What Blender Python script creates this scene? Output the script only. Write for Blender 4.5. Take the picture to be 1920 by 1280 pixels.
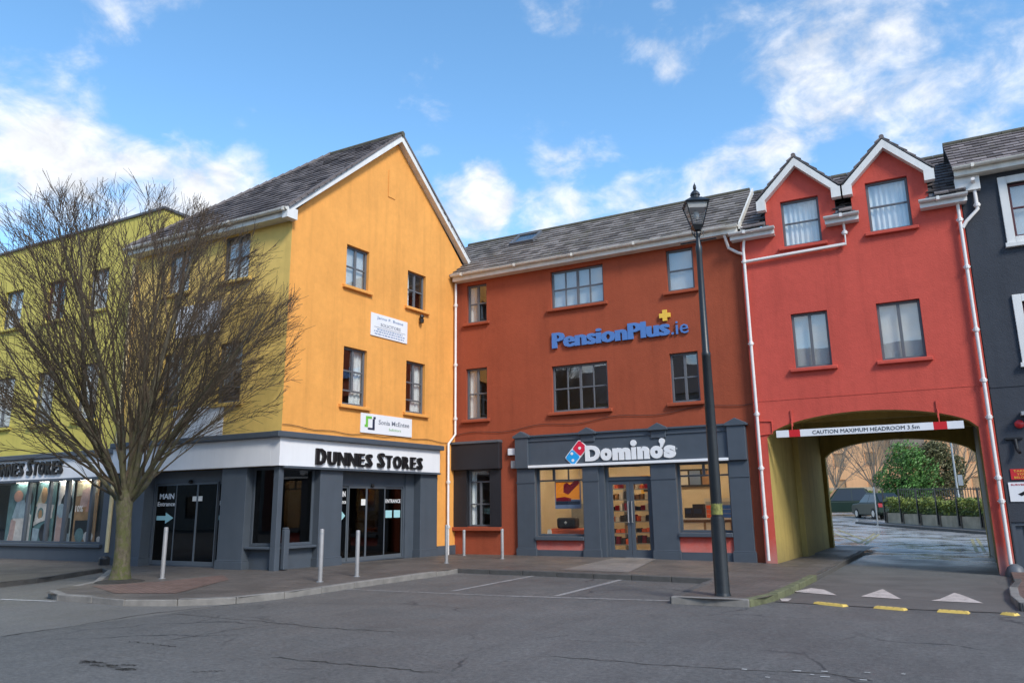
import bpy, bmesh, math, random
from mathutils import Vector, Matrix
random.seed(7)
for o in list(bpy.data.objects): bpy.data.objects.remove(o)
S = bpy.context.scene
COL = S.collection
# ------------------------------------------------------------------ camera
F_PX, YAW, PITCH, ROLL, CAM_H = 1412.64, -0.4882, 0.21577, -0.01279, 1.45
cy, sy, cp, sp = math.cos(YAW), math.sin(YAW), math.cos(PITCH), math.sin(PITCH)
FWD = Vector((sy*cp, cy*cp, sp)); RGT = Vector((cy, -sy, 0)); UPV = RGT.cross(FWD)
cr, sr = math.cos(ROLL), math.sin(ROLL)
CR = RGT*cr + UPV*sr; CU = UPV*cr - RGT*sr
cam_d = bpy.data.cameras.new('camera'); cam = bpy.data.objects.new('camera', cam_d); COL.objects.link(cam)
cam.matrix_world = Matrix(((CR.x, CU.x, -FWD.x, 0), (CR.y, CU.y, -FWD.y, 0), (CR.z, CU.z, -FWD.z, CAM_H), (0, 0, 0, 1)))
cam_d.sensor_width = 36; cam_d.sensor_fit = 'HORIZONTAL'; cam_d.lens = F_PX/1920*36
cam_d.clip_start = 0.1; cam_d.clip_end = 3000
S.camera = cam
def ray(x, y): return FWD + CR*((x-960)/F_PX) - CU*((y-640)/F_PX)
# ------------------------------------------------------------------ sky, sun, exposure
SUN_EL, SUN_AZ = math.radians(40), math.radians(122)
w = bpy.data.worlds.new('World'); S.world = w; w.use_nodes = True
NT = w.node_tree; NT.nodes.clear()
def nn(t, typ, **k):
    n = t.nodes.new(typ)
    for a, b in k.items(): setattr(n, a, b)
    return n
def mth(t, op, a, b=None, c=None, clamp=False):
    n = nn(t, 'ShaderNodeMath', operation=op, use_clamp=clamp)
    for i, v in enumerate((a, b, c)):
        if v is None: continue
        if isinstance(v, (int, float)): n.inputs[i].default_value = v
        else: t.links.new(v, n.inputs[i])
    return n.outputs[0]
def build_sky():
    t = NT; L = t.links.new
    out = nn(t, 'ShaderNodeOutputWorld'); bg = nn(t, 'ShaderNodeBackground'); bg.inputs[1].default_value = 0.15
    sky = nn(t, 'ShaderNodeTexSky', sky_type='NISHITA', sun_disc=False, sun_elevation=SUN_EL, sun_rotation=SUN_AZ)
    sky.air_density = 1.0; sky.dust_density = 0.3; sky.ozone_density = 2.0
    hsv = nn(t, 'ShaderNodeHueSaturation'); hsv.inputs['Hue'].default_value = .493; hsv.inputs['Saturation'].default_value = SKY_SAT; hsv.inputs['Value'].default_value = SKY_VAL
    L(sky.outputs[0], hsv.inputs['Color'])
    tc = nn(t, 'ShaderNodeTexCoord'); nrm = nn(t, 'ShaderNodeVectorMath', operation='NORMALIZE'); L(tc.outputs['Generated'], nrm.inputs[0])
    sep = nn(t, 'ShaderNodeSeparateXYZ'); L(nrm.outputs[0], sep.inputs[0])
    zc = mth(t, 'ADD', mth(t, 'MAXIMUM', sep.outputs[2], 0.0), 0.42)
    px_ = mth(t, 'DIVIDE', sep.outputs[0], zc); py_ = mth(t, 'DIVIDE', sep.outputs[1], zc)
    cmb = nn(t, 'ShaderNodeCombineXYZ'); L(px_, cmb.inputs[0]); L(py_, cmb.inputs[1])
    def noise(scale, detail, rough, dist, off, lac=2.0):
        mp = nn(t, 'ShaderNodeMapping'); mp.inputs['Location'].default_value = off; L(cmb.outputs[0], mp.inputs[0])
        n = nn(t, 'ShaderNodeTexNoise'); n.inputs['Scale'].default_value = scale; n.inputs['Detail'].default_value = detail
        n.inputs['Roughness'].default_value = rough; n.inputs['Distortion'].default_value = dist; n.inputs['Lacunarity'].default_value = lac
        L(mp.outputs[0], n.inputs['Vector']); return n.outputs[0]
    big = noise(5.6, 10, 0.58, 0.25, (3.1, 7.7, 0)); fine = noise(14, 8, 0.60, 0.4, (9.3, 1.2, 0))
    v = mth(t, 'ADD', mth(t, 'MULTIPLY', big, 0.72), mth(t, 'MULTIPLY', fine, 0.28))
    hz_ = nn(t, 'ShaderNodeMapRange', interpolation_type='SMOOTHSTEP'); L(sep.outputs[2], hz_.inputs[0])
    for i_, q_ in enumerate((.0, .42, .20, .0)): hz_.inputs[i_+1].default_value = q_
    v = mth(t, 'ADD', v, hz_.outputs[0])      # cloud gathers towards the horizon all round
    # the cloud banks in view: direction of each bank, its angular radius, its weight
    for (x, y, r, wt) in CLOUDS:
        d = ray(x, y).normalized()
        dp = nn(t, 'ShaderNodeVectorMath', operation='DOT_PRODUCT'); L(nrm.outputs[0], dp.inputs[0]); dp.inputs[1].default_value = d
        mr = nn(t, 'ShaderNodeMapRange', interpolation_type='SMOOTHSTEP'); L(dp.outputs['Value'], mr.inputs[0])
        mr.inputs[1].default_value = math.cos(math.radians(r)); mr.inputs[2].default_value = 1; mr.inputs[3].default_value = 0; mr.inputs[4].default_value = wt
        v = mth(t, 'ADD', v, mr.outputs[0])
    mr = nn(t, 'ShaderNodeMapRange', interpolation_type='SMOOTHSTEP'); L(v, mr.inputs[0])
    mr.inputs[1].default_value = 0.49; mr.inputs[2].default_value = 0.72; mr.inputs[3].default_value = 0; mr.inputs[4].default_value = 0.92
    # softly modelled cloud tone
    tone = nn(t, 'ShaderNodeMapRange'); L(fine, tone.inputs[0]); tone.inputs[1].default_value = 0.3; tone.inputs[2].default_value = 0.65
    tone.inputs[3].default_value = CLOUD_LO; tone.inputs[4].default_value = CLOUD_HI
    cc = nn(t, 'ShaderNodeCombineColor'); L(mth(t, 'MULTIPLY', tone.outputs[0], 0.985), cc.inputs[0]); L(mth(t, 'MULTIPLY', tone.outputs[0], 0.99), cc.inputs[1]); L(mth(t, 'MULTIPLY', tone.outputs[0], 1.01), cc.inputs[2])
    mx = nn(t, 'ShaderNodeMix', data_type='RGBA'); L(mr.outputs[0], mx.inputs[0]); L(hsv.outputs[0], mx.inputs[6]); L(cc.outputs[0], mx.inputs[7])
    L(mx.outputs[2], bg.inputs[0]); L(bg.outputs[0], out.inputs[0])
SKY_SAT, SKY_VAL, CLOUD_LO, CLOUD_HI = 1.15, 1.15, 3.2, 4.7
CLOUDS = [(90, 230, 6, .10), (180, 290, 5, .09), (330, 400, 6, .13), (60, 330, 5, .06), (885, 375, 4.2, .17), (1060, 262, 4.5, .09), (1200, 290, 3.5, .07), (1080, 80, 5, .06), (1620, 60, 10, .05),
          (1400, 320, 5, .12), (1800, 240, 8, .06), (270, 8, 4, .07), (440, 203, 2.6, .08), (560, 160, 2, .06), (460, 320, 2.6, .14), (1040, 415, 3.2, .13), (830, 220, 2.2, .08), (800, 300, 2, .09), (1500, 160, 6, .04), (1280, 135, 2.5, .06),
          (650, 130, 16, -.07), (230, 110, 7, -.05), (1350, 200, 5, -.06), (680, 330, 7, -.05), (950, 170, 6, -.06), (1110, 180, 5, -.10), (1250, 20, 3, -.04), (740, 30, 8, -.05)]
build_sky()
sd = bpy.data.lights.new('sun', 'SUN'); so = bpy.data.objects.new('sun', sd); COL.objects.link(so)
sd.energy = 2.0; sd.angle = math.radians(14); sd.color = (1.0, 0.95, 0.87)
sdir = Vector((math.sin(SUN_AZ)*math.cos(SUN_EL), math.cos(SUN_AZ)*math.cos(SUN_EL), math.sin(SUN_EL)))
so.rotation_euler = sdir.to_track_quat('Z', 'Y').to_euler(); so.location = (0, 0, 30)
S.view_settings.view_transform = 'Standard'; S.view_settings.look = 'None'; S.view_settings.gamma = 1; S.view_settings.use_curve_mapping = False
S.view_settings.exposure = 0.75
# ------------------------------------------------------------------ materials
MATS = {}
def base(name):
    m = bpy.data.materials.new(name); m.use_nodes = True; t = m.node_tree; t.nodes.clear()
    out = nn(t, 'ShaderNodeOutputMaterial'); b = nn(t, 'ShaderNodeBsdfPrincipled'); t.links.new(b.outputs[0], out.inputs[0])
    MATS[name] = m; return m, t, b, out
def tnoise(t, scale, detail=4, rough=.55, stretch=None, coord='Object', off=(0, 0, 0)):
    tc = nn(t, 'ShaderNodeTexCoord'); mp = nn(t, 'ShaderNodeMapping'); t.links.new(tc.outputs[coord], mp.inputs[0])
    if stretch: mp.inputs['Scale'].default_value = stretch
    mp.inputs['Location'].default_value = off
    n = nn(t, 'ShaderNodeTexNoise'); n.inputs['Scale'].default_value = scale; n.inputs['Detail'].default_value = detail; n.inputs['Roughness'].default_value = rough
    t.links.new(mp.outputs[0], n.inputs['Vector']); return n.outputs[0]
def ramp(t, src, a, b, lo, hi):
    r = nn(t, 'ShaderNodeMapRange'); t.links.new(src, r.inputs[0])
    for i, v in enumerate((a, b, lo, hi)): r.inputs[i+1].default_value = v
    return r.outputs[0]
def mixc(t, fac, a, b):
    m = nn(t, 'ShaderNodeMix', data_type='RGBA')
    for i, v in ((0, fac), (6, a), (7, b)):
        if isinstance(v, tuple): m.inputs[i].default_value = v + (1,) if len(v) == 3 else v
        elif isinstance(v, (int, float)): m.inputs[i].default_value = v
        else: t.links.new(v, m.inputs[i])
    return m.outputs[2]
def scalec(t, col, f):
    n = nn(t, 'ShaderNodeVectorMath', operation='SCALE')
    if isinstance(col, tuple): n.inputs[0].default_value = col[:3]
    else: t.links.new(col, n.inputs[0])
    if isinstance(f, (int, float)): n.inputs['Scale'].default_value = f
    else: t.links.new(f, n.inputs['Scale'])
    return n.outputs[0]
def bump(t, b, h, dist, strength=1.0):
    n = nn(t, 'ShaderNodeBump'); n.inputs['Distance'].default_value = dist; n.inputs['Strength'].default_value = strength
    t.links.new(h, n.inputs['Height']); t.links.new(n.outputs[0], b.inputs['Normal'])
def mat(name, col, rough=.6, var=.08, vscale=2.0, bmp=0, bscale=60, streak=0, metal=0, spec=.5, island=0):
    if name in MATS: return MATS[name]
    m, t, b, out = base(name); c = col
    if var: c = scalec(t, c, ramp(t, tnoise(t, vscale, 6), .3, .7, 1-var, 1+var))
    if streak:
        s = tnoise(t, 1.0, 5, .6, (5, 5, .35)); c = scalec(t, c, ramp(t, s, .45, .8, 1.0, 1-streak))
    if island:
        g = nn(t, 'ShaderNodeNewGeometry'); c = scalec(t, c, ramp(t, g.outputs['Random Per Island'], 0, 1, 1-island, 1+island))
    if isinstance(c, tuple): b.inputs['Base Color'].default_value = c + (1,)
    else: t.links.new(c, b.inputs['Base Color'])
    b.inputs['Roughness'].default_value = rough; b.inputs['Metallic'].default_value = metal; b.inputs['Specular IOR Level'].default_value = spec
    if bmp: bump(t, b, tnoise(t, bscale, 4, .6), bmp)
    return m
def render_wall(name, col, bscale=38, streak=.17, splash=None):
    """painted roughcast: fine relief, faint patchiness, rain streaks, grime at the foot"""
    m, t, b, out = base(name)
    c = scalec(t, col, ramp(t, tnoise(t, 0.8, 8, .6), .3, .7, .92, 1.08))
    c = scalec(t, c, ramp(t, tnoise(t, 6, 6, .7), .3, .7, .95, 1.05))
    c = scalec(t, c, ramp(t, tnoise(t, 1.0, 6, .65, (3.5, 3.5, .22)), .48, .8, 1.0, 1-streak))
    if splash:
        tc = nn(t, 'ShaderNodeTexCoord'); s = nn(t, 'ShaderNodeSeparateXYZ'); t.links.new(tc.outputs['Object'], s.inputs[0])
        h = mth(t, 'ADD', s.outputs[2], mth(t, 'MULTIPLY', tnoise(t, 4, 5, .7), -.7))
        c = mixc(t, ramp(t, h, -.35, .25, .55, 0), c, splash)
    t.links.new(c, b.inputs['Base Color']); b.inputs['Roughness'].default_value = .82; b.inputs['Specular IOR Level'].default_value = .25
    h = mth(t, 'ADD', mth(t, 'MULTIPLY', tnoise(t, bscale, 3, .6), 1.0), mth(t, 'MULTIPLY', tnoise(t, 5, 4, .6), .8))
    bump(t, b, h, .007); return m
render_wall('orange_render', (.78, .35, .085)); render_wall('yellow_render', (.74, .505, .145)); render_wall('lime_render', (.62, .515, .12))
render_wall('brick_red_render', (.335, .074, .034)); render_wall('red_render', (.56, .088, .062), splash=(.42, .33, .30)); render_wall('slate_render', (.050, .056, .068))
render_wall('mustard_render', (.43, .32, .10), streak=.32, splash=(.16, .13, .06)); render_wall('peach_render', (.72, .40, .20)); render_wall('back_render', (.35, .32, .28))
mat('shop_grey', (.068, .083, .102), .5, .06, 3, .002, 60, .08); mat('shop_black', (.018, .018, .022), .5, .1)
mat('frame_grey', (.115, .120, .130), .45, .05); mat('frame_maroon', (.09, .022, .024), .45, .05)
mat('white_paint', (.72, .71, .68), .5, .06, 2, 0, 60, .18); mat('cream_upvc', (.70, .66, .58), .45, .08, 3, 0, 60, .22); mat('pipe_white', (.74, .70, .67), .4, .06, 5)
mat('cream_pipe', (.66, .54, .30), .5, .08, 5); mat('black_plastic', (.012, .012, .014), .45, .05)
mat('sign_white', (.78, .78, .79), .4, .03, 1, 0, 60, .05); mat('letter_black', (.008, .008, .009), .35, 0); mat('letter_white', (.82, .82, .82), .35, .02)
mat('letter_blue', (.085, .20, .48), .35, .03); mat('plus_yellow', (.85, .52, .06), .4, .03); mat('logo_red', (.72, .022, .06), .35, 0); mat('logo_blue', (.02, .36, .78), .35, 0)
mat('text_grey', (.16, .18, .22), .6, 0); mat('text_blue', (.18, .26, .42), .6, 0); mat('text_green', (.20, .42, .16), .6, 0); mat('logo_green', (.17, .50, .06), .5, 0); mat('logo_navy', (.02, .03, .06), .5, 0)
mat('steel', (.33, .32, .315), .5, .12, 6, 0, 60, 0, .25); mat('lamp_black', (.014, .017, .020), .38, .15, 6, .001, 40)
mat('aqua_print', (.34, .60, .62), .5, .02); mat('paper', (.75, .74, .70), .7, .03); mat('door_alu', (.13, .15, .17), .4, .05, 4, 0, 60, 0, .3)
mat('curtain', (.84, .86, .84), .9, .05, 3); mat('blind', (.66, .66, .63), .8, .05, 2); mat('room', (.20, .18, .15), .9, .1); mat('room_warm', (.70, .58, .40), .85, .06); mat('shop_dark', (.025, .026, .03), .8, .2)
mat('yellow_rubber', (.64, .44, .10), .6, .12, 14, .002, 60); mat('galv', (.34, .36, .37), .5, .1, 8, 0, 60, 0, .3); mat('rail_black', (.012, .013, .015), .5, .1)
mat('lead', (.10, .11, .125), .5, .1); mat('red_plastic', (.6, .02, .025), .35, 0); mat('sign_red', (.55, .025, .03), .4, 0); mat('sign_yellow', (.80, .45, .06), .5, 0)
mat('cable', (.05, .035, .03), .6, 0); mat('tyre', (.012, .012, .013), .8, .1); mat('car_green', (.008, .022, .015), .4, .05, 2, 0, 60, 0, 0, .3); mat('car_glass', (.02, .025, .03), .08, 0); mat('alloy', (.40, .41, .42), .35, 0, 1, 0, 60, 0, .7); mat('tail_red', (.35, .02, .03), .3, 0)
def glass(name, tint, bias, rough=0.01):
    m = bpy.data.materials.new(name); m.use_nodes = True; t = m.node_tree; t.nodes.clear(); MATS[name] = m
    out = nn(t, 'ShaderNodeOutputMaterial'); tr = nn(t, 'ShaderNodeBsdfTransparent'); tr.inputs[0].default_value = tint + (1,)
    gl = nn(t, 'ShaderNodeBsdfGlossy'); gl.inputs['Roughness'].default_value = rough
    lw = nn(t, 'ShaderNodeLayerWeight'); f5 = mth(t, 'POWER', lw.outputs['Facing'], 5.0)      # Schlick: a pane has no inner side to reflect from
    mx = nn(t, 'ShaderNodeMixShader'); t.links.new(mth(t, 'ADD', mth(t, 'MULTIPLY', f5, .9), .04+bias, clamp=True), mx.inputs[0])
    b = nn(t, 'ShaderNodeBump'); b.inputs['Distance'].default_value = .0012; t.links.new(tnoise(t, 1.1, 1), b.inputs['Height']); t.links.new(b.outputs[0], gl.inputs['Normal'])
    t.links.new(tr.outputs[0], mx.inputs[1]); t.links.new(gl.outputs[0], mx.inputs[2]); t.links.new(mx.outputs[0], out.inputs[0])
glass('glass', (.95, .96, .96), .09); glass('shop_glass', (.96, .96, .95), .0); glass('dark_glass', (.30, .31, .33), .01)
def emit(name, col, s):
    m = bpy.data.materials.new(name); m.use_nodes = True; t = m.node_tree; t.nodes.clear(); MATS[name] = m
    out = nn(t, 'ShaderNodeOutputMaterial'); e = nn(t, 'ShaderNodeEmission'); e.inputs[0].default_value = col + (1,); e.inputs[1].default_value = s; t.links.new(e.outputs[0], out.inputs[0])
emit('shop_light', (1, .84, .60), 9.0); emit('display_lamp', (1, .93, .82), 15.0); emit('neon_red', (1, .05, .08), 2.5)
def translucent(name, col):
    m = bpy.data.materials.new(name); m.use_nodes = True; t = m.node_tree; t.nodes.clear(); MATS[name] = m
    out = nn(t, 'ShaderNodeOutputMaterial'); a = nn(t, 'ShaderNodeBsdfTranslucent'); b = nn(t, 'ShaderNodeBsdfDiffuse'); mx = nn(t, 'ShaderNodeMixShader'); mx.inputs[0].default_value = .35
    a.inputs[0].default_value = col+(1,); b.inputs[0].default_value = col+(1,); t.links.new(a.outputs[0], mx.inputs[1]); t.links.new(b.outputs[0], mx.inputs[2]); t.links.new(mx.outputs[0], out.inputs[0])
translucent('poster_orange', (.90, .36, .05)); translucent('poster_wine', (.45, .05, .08))
def roof_mat(name, a, b_, moss, mossamt):
    m, t, b, out = base(name); g = nn(t, 'ShaderNodeNewGeometry')
    c = mixc(t, g.outputs['Random Per Island'], a, b_)
    c = scalec(t, c, ramp(t, tnoise(t, 30, 5, .7), .3, .7, .72, 1.3))
    c = mixc(t, ramp(t, tnoise(t, 2.2, 8, .75), .52, .72, 0, mossamt), c, moss)
    t.links.new(c, b.inputs['Base Color']); b.inputs['Roughness'].default_value = .75; b.inputs['Specular IOR Level'].default_value = .3
    bump(t, b, tnoise(t, 50, 4, .7), .006)
roof_mat('tile_dark', (.060, .050, .050), (.215, .185, .178), (.16, .14, .12), .35); roof_mat('tile_grey', (.105, .092, .084), (.26, .232, .212), (.115, .105, .055), .75); roof_mat('tile_brown', (.11, .09, .086), (.26, .22, .21), (.10, .09, .045), .5)
mat('ridge_tile', (.085, .078, .055), .85, .3, 6, .01, 30)
def asphalt():
    m, t, b, out = base('asphalt')
    ag = tnoise(t, 130, 3, .8); c = mixc(t, ramp(t, ag, .35, .68, 0, 1), (.060, .058, .054), (.170, .163, .152))
    c = scalec(t, c, ramp(t, tnoise(t, 17, 5, .95), .34, .66, .46, 1.60)); c = scalec(t, c, ramp(t, tnoise(t, .35, 8, .62), .3, .7, .80, 1.22)); c = scalec(t, c, ramp(t, tnoise(t, 3, 6, .7, (1, .35, 1)), .35, .7, .88, 1.10))
    # the paler, older surfacing west of the repair joint
    tc = nn(t, 'ShaderNodeTexCoord'); s = nn(t, 'ShaderNodeSeparateXYZ'); t.links.new(tc.outputs['Object'], s.inputs[0])
    ln = mth(t, 'ADD', mth(t, 'MULTIPLY', s.outputs[0], JOINT[0]), mth(t, 'ADD', mth(t, 'MULTIPLY', s.outputs[1], JOINT[1]), JOINT[2]))
    ln = mth(t, 'ADD', ln, mth(t, 'MULTIPLY', tnoise(t, 3, 3), .12))
    old = ramp(t, ln, .05, .10, 0, 1)
    c = mixc(t, old, c, scalec(t, c, 1.25)); c = mixc(t, mth(t, 'MULTIPLY', old, .35), c, (.16, .145, .125))
    # thin dark cracks
    vo = nn(t, 'ShaderNodeTexVoronoi', feature='DISTANCE_TO_EDGE'); vo.inputs['Scale'].default_value = .42
    dn = nn(t, 'ShaderNodeTexNoise'); dn.inputs['Scale'].default_value = 1.6; dn.inputs['Detail'].default_value = 5
    ad = nn(t, 'ShaderNodeMixRGB', blend_type='ADD'); ad.inputs[0].default_value = .55; t.links.new(tc.outputs['Object'], ad.inputs[1]); t.links.new(dn.outputs[1], ad.inputs[2]); t.links.new(tc.outputs['Object'], dn.inputs[0]); t.links.new(ad.outputs[0], vo.inputs['Vector'])
    crk = mth(t, 'MULTIPLY', ramp(t, vo.outputs['Distance'], .003, .011, 1, 0), ramp(t, tnoise(t, .5, 3), .48, .60, 0, .8))
    c = mixc(t, crk, c, (.02, .02, .022))
    st = ramp(t, tnoise(t, .9, 9, .72, (1, 1.6, 1), off=(3, 1, 0)), .64, .74, 0, .45); c = mixc(t, st, c, (.035, .035, .038))
    fl = ramp(t, tnoise(t, 26, 2, .5), .77, .80, 0, .6); c = mixc(t, fl, c, (.42, .42, .40))
    c = mixc(t, ramp(t, s.outputs[1], 26.6, 27.4, 0, .75), c, scalec(t, (.34, .33, .32), ramp(t, tnoise(t, 1.2, 7, .65, (1, .5, 1)), .3, .7, .75, 1.2)))      # sky reflection on the wet road beyond the arch, put into the colour
    t.links.new(c, b.inputs['Base Color'])
    wet = ramp(t, s.outputs[1], 20.5, 25, 0, 1); wn = ramp(t, tnoise(t, .7, 6, .6), .38, .62, .35, 1)
    wv = mth(t, 'MULTIPLY', wet, wn)
    r = mth(t, 'SUBTRACT', ramp(t, tnoise(t, .6, 6, .6), .3, .7, .72, .50), mth(t, 'MULTIPLY', wv, .52)); t.links.new(r, b.inputs['Roughness'])
    bn = nn(t, 'ShaderNodeBump'); bn.inputs['Distance'].default_value = .006; t.links.new(ag, bn.inputs['Height']); t.links.new(mth(t, 'SUBTRACT', 1.0, mth(t, 'MULTIPLY', wv, .93)), bn.inputs['Strength']); t.links.new(bn.outputs[0], b.inputs['Normal']); return m
# ------------------------------------------------------------------ helpers: pixels to places
def ss(a, b, t):
    t = max(0., min(1., (t-a)/(b-a))); return t*t*(3-2*t)
def G(x, y):
    z = -.11*ss(-9, 1, x)*ss(13, 19.5, y)
    if y > 27: z += .018*(min(y, 110)-27)
    return z
KERB = .10
def PV(x, y): return G(x, y)+KERB
def gpt(x, y, lift=0.):
    d = ray(x, y); z = 0.
    for _ in range(40):
        tt = (z-CAM_H)/d.z; p = Vector((0, 0, CAM_H))+d*tt; z = .5*z+.5*(G(p.x, p.y)+lift)
    return p
class Frame:
    """a facade: origin at its left foot, u to the right along it, z up, w out of it"""
    def __init__(s, O, d): s.O = Vector((O[0], O[1], 0)); s.d = Vector((d[0], d[1], 0)).normalized(); s.n = Vector((s.d.y, -s.d.x, 0))
    def P(s, u, z, w=0.): return s.O+s.d*u+s.n*w+Vector((0, 0, z))
    def uz(s, x, y, w=0.):
        r = ray(x, y); c = Vector((0, 0, CAM_H)); t = (s.O+s.n*w-c).dot(s.n)/r.dot(s.n); p = c+r*t
        return (p-s.O).dot(s.d), p.z
    def rect(s, x0, y0, x1, y1, w=0.):
        a = s.uz(x0, y0, w); b = s.uz(x1, y1, w); return (a[0], b[0], b[1], a[1])   # u0 u1 z0 z1
    def u(s, x, y=900): return s.uz(x, y)[0]
    def z(s, x, y): return s.uz(x, y)[1]
FY = Frame((-13.15, 13.13), (1, 0)); FG = Frame((-13.15, 13.13), (.6, 6.67)); FR = Frame((-12.55, 19.8), (1, 0)); FA = Frame((-3.55, 19.7), (1, 0))
FL = Frame((-20.45, 13.85), (1, 0)); FD = Frame((1.58, 19.72), (1, 0)); FB = Frame((-3.55, 27.2), (1, 0))
# ------------------------------------------------------------------ helpers: meshes
class MB:
    def __init__(s): s.v = []; s.f = []
    def add(s, vs, fs):
        o = len(s.v); s.v += [tuple(v) for v in vs]; s.f += [tuple(o+i for i in f) for f in fs]; return s
    def poly(s, vs): return s.add(vs, [tuple(range(len(vs)))])
    def hexa(s, c): return s.add(c, [(0, 3, 2, 1), (4, 5, 6, 7), (0, 1, 5, 4), (1, 2, 6, 5), (2, 3, 7, 6), (3, 0, 4, 7)])
    def box(s, fr, u0, u1, z0, z1, w0, w1):
        return s.hexa([fr.P(u0, z0, w1), fr.P(u1, z0, w1), fr.P(u1, z0, w0), fr.P(u0, z0, w0), fr.P(u0, z1, w1), fr.P(u1, z1, w1), fr.P(u1, z1, w0), fr.P(u0, z1, w0)])
    def wbox(s, x0, x1, y0, y1, z0, z1):
        return s.hexa([(x0, y0, z0), (x1, y0, z0), (x1, y1, z0), (x0, y1, z0), (x0, y0, z1), (x1, y0, z1), (x1, y1, z1), (x0, y1, z1)])
    def prism(s, a, b):
        n = len(a); s.add(list(a)+list(b), [tuple(range(n-1, -1, -1)), tuple(range(n, 2*n))]+[(i, (i+1) % n, n+(i+1) % n, n+i) for i in range(n)]); return s
    def tube(s, pts, r, n=8, cap=True):
        pts = [Vector(p) for p in pts]; rs = r if isinstance(r, (list, tuple)) else [r]*len(pts); rings = []; nx = None
        for i, p in enumerate(pts):
            t = (pts[min(i+1, len(pts)-1)]-pts[max(i-1, 0)]).normalized()
            if nx is None: nx = t.cross(Vector((.31, .17, .93)) if abs(t.z) < .9 else Vector((1, 0, 0))).normalized()
            nx = (nx-t*nx.dot(t)).normalized(); ny = t.cross(nx)
            rings.append([p+(nx*math.cos(2*math.pi*k/n)+ny*math.sin(2*math.pi*k/n))*rs[i] for k in range(n)])
        vs = [v for g in rings for v in g]; fs = []
        for i in range(len(pts)-1):
            for k in range(n): fs.append((i*n+k, i*n+(k+1) % n, (i+1)*n+(k+1) % n, (i+1)*n+k))
        if cap: fs.append(tuple(range(n-1, -1, -1))); fs.append(tuple((len(pts)-1)*n+k for k in range(n)))
        return s.add(vs, fs)
    def lathe(s, c, prof, n=16):
        c = Vector(c); vs = []; fs = []
        for r, z in prof: vs += [c+Vector((r*math.cos(2*math.pi*k/n), r*math.sin(2*math.pi*k/n), z)) for k in range(n)]
        for i in range(len(prof)-1):
            for k in range(n): fs.append((i*n+k, i*n+(k+1) % n, (i+1)*n+(k+1) % n, (i+1)*n+k))
        fs.append(tuple(range(n-1, -1, -1))); fs.append(tuple((len(prof)-1)*n+k for k in range(n)))
        return s.add(vs, fs)
def link(name, me, parent=None, local=False):
    o = bpy.data.objects.new(name, me); COL.objects.link(o)
    if parent is not None:
        o.parent = parent
        if parent.parent is None and not local: o.matrix_parent_inverse = Matrix.Translation(-parent.location)
    return o
def part(name, mb, m, parent=None, smooth=False, bev=0, local=False):
    me = bpy.data.meshes.new(name); me.from_pydata(mb.v, [], mb.f); me.update()
    me.materials.append(MATS[m])
    if smooth:
        for p in me.polygons: p.use_smooth = True
    o = link(name, me, parent, local)
    if bev:
        b = o.modifiers.new('bevel', 'BEVEL'); b.width = bev; b.segments = 2; b.limit_method = 'ANGLE'; b.angle_limit = math.radians(40)
    if smooth:
        try: me.set_sharp_from_angle(angle=math.radians(40))
        except Exception: pass
    return o
def tag(o, label, cat, group=None, kind=None):
    if label: o['label'] = label
    if cat: o['category'] = cat
    if group: o['group'] = group
    if kind: o['kind'] = kind
    return o
def thing(name, label, cat, loc, group=None):
    o = bpy.data.objects.new(name, None); COL.objects.link(o); o.location = loc; o.empty_display_size = .2
    return tag(o, label, cat, group)
def copy_tree(o, parent=None):
    c = o.copy(); COL.objects.link(c); c.parent = parent
    for ch in list(o.children): copy_tree(ch, c)
    return c
def reveal_mb(fr, holes, d=.16):
    mb = MB()
    for (a, b, c, e) in holes:
        q = [(a, c), (b, c), (b, e), (a, e)]
        for k in range(4): p, n = q[k], q[(k+1) % 4]; mb.poly([fr.P(*p, .003), fr.P(*p, -d), fr.P(*n, -d), fr.P(*n, .003)])
    return mb
def wall_mb(fr, rects, holes, reveal=.16, polys=(), w=0., plain=()):
    mb = MB(); rev = holes; holes = list(holes)+list(plain); us = sorted({round(v, 4) for r in list(rects)+list(holes) for v in r[:2]}); zs = sorted({round(v, 4) for r in list(rects)+list(holes) for v in r[2:]})
    ins = lambda r, u, z: r[0]-1e-4 < u < r[1]+1e-4 and r[2]-1e-4 < z < r[3]+1e-4
    for i in range(len(us)-1):
        for j in range(len(zs)-1):
            uc, zc = (us[i]+us[i+1])/2, (zs[j]+zs[j+1])/2
            if us[i+1]-us[i] < 1e-4 or zs[j+1]-zs[j] < 1e-4: continue
            if any(ins(r, uc, zc) for r in rects) and not any(ins(h, uc, zc) for h in holes):
                mb.poly([fr.P(us[i], zs[j], w), fr.P(us[i+1], zs[j], w), fr.P(us[i+1], zs[j+1], w), fr.P(us[i], zs[j+1], w)])
    for (a, b, c, d) in rev:
        if reveal:
            q = [(a, c), (b, c), (b, d), (a, d)]
            for k in range(4):
                p, n = q[k], q[(k+1) % 4]; mb.poly([fr.P(*p, w), fr.P(*p, w-reveal), fr.P(*n, w-reveal), fr.P(*n, w)])
    for pl in polys: mb.poly([fr.P(u, z, w) for u, z in pl])
    return mb
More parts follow.
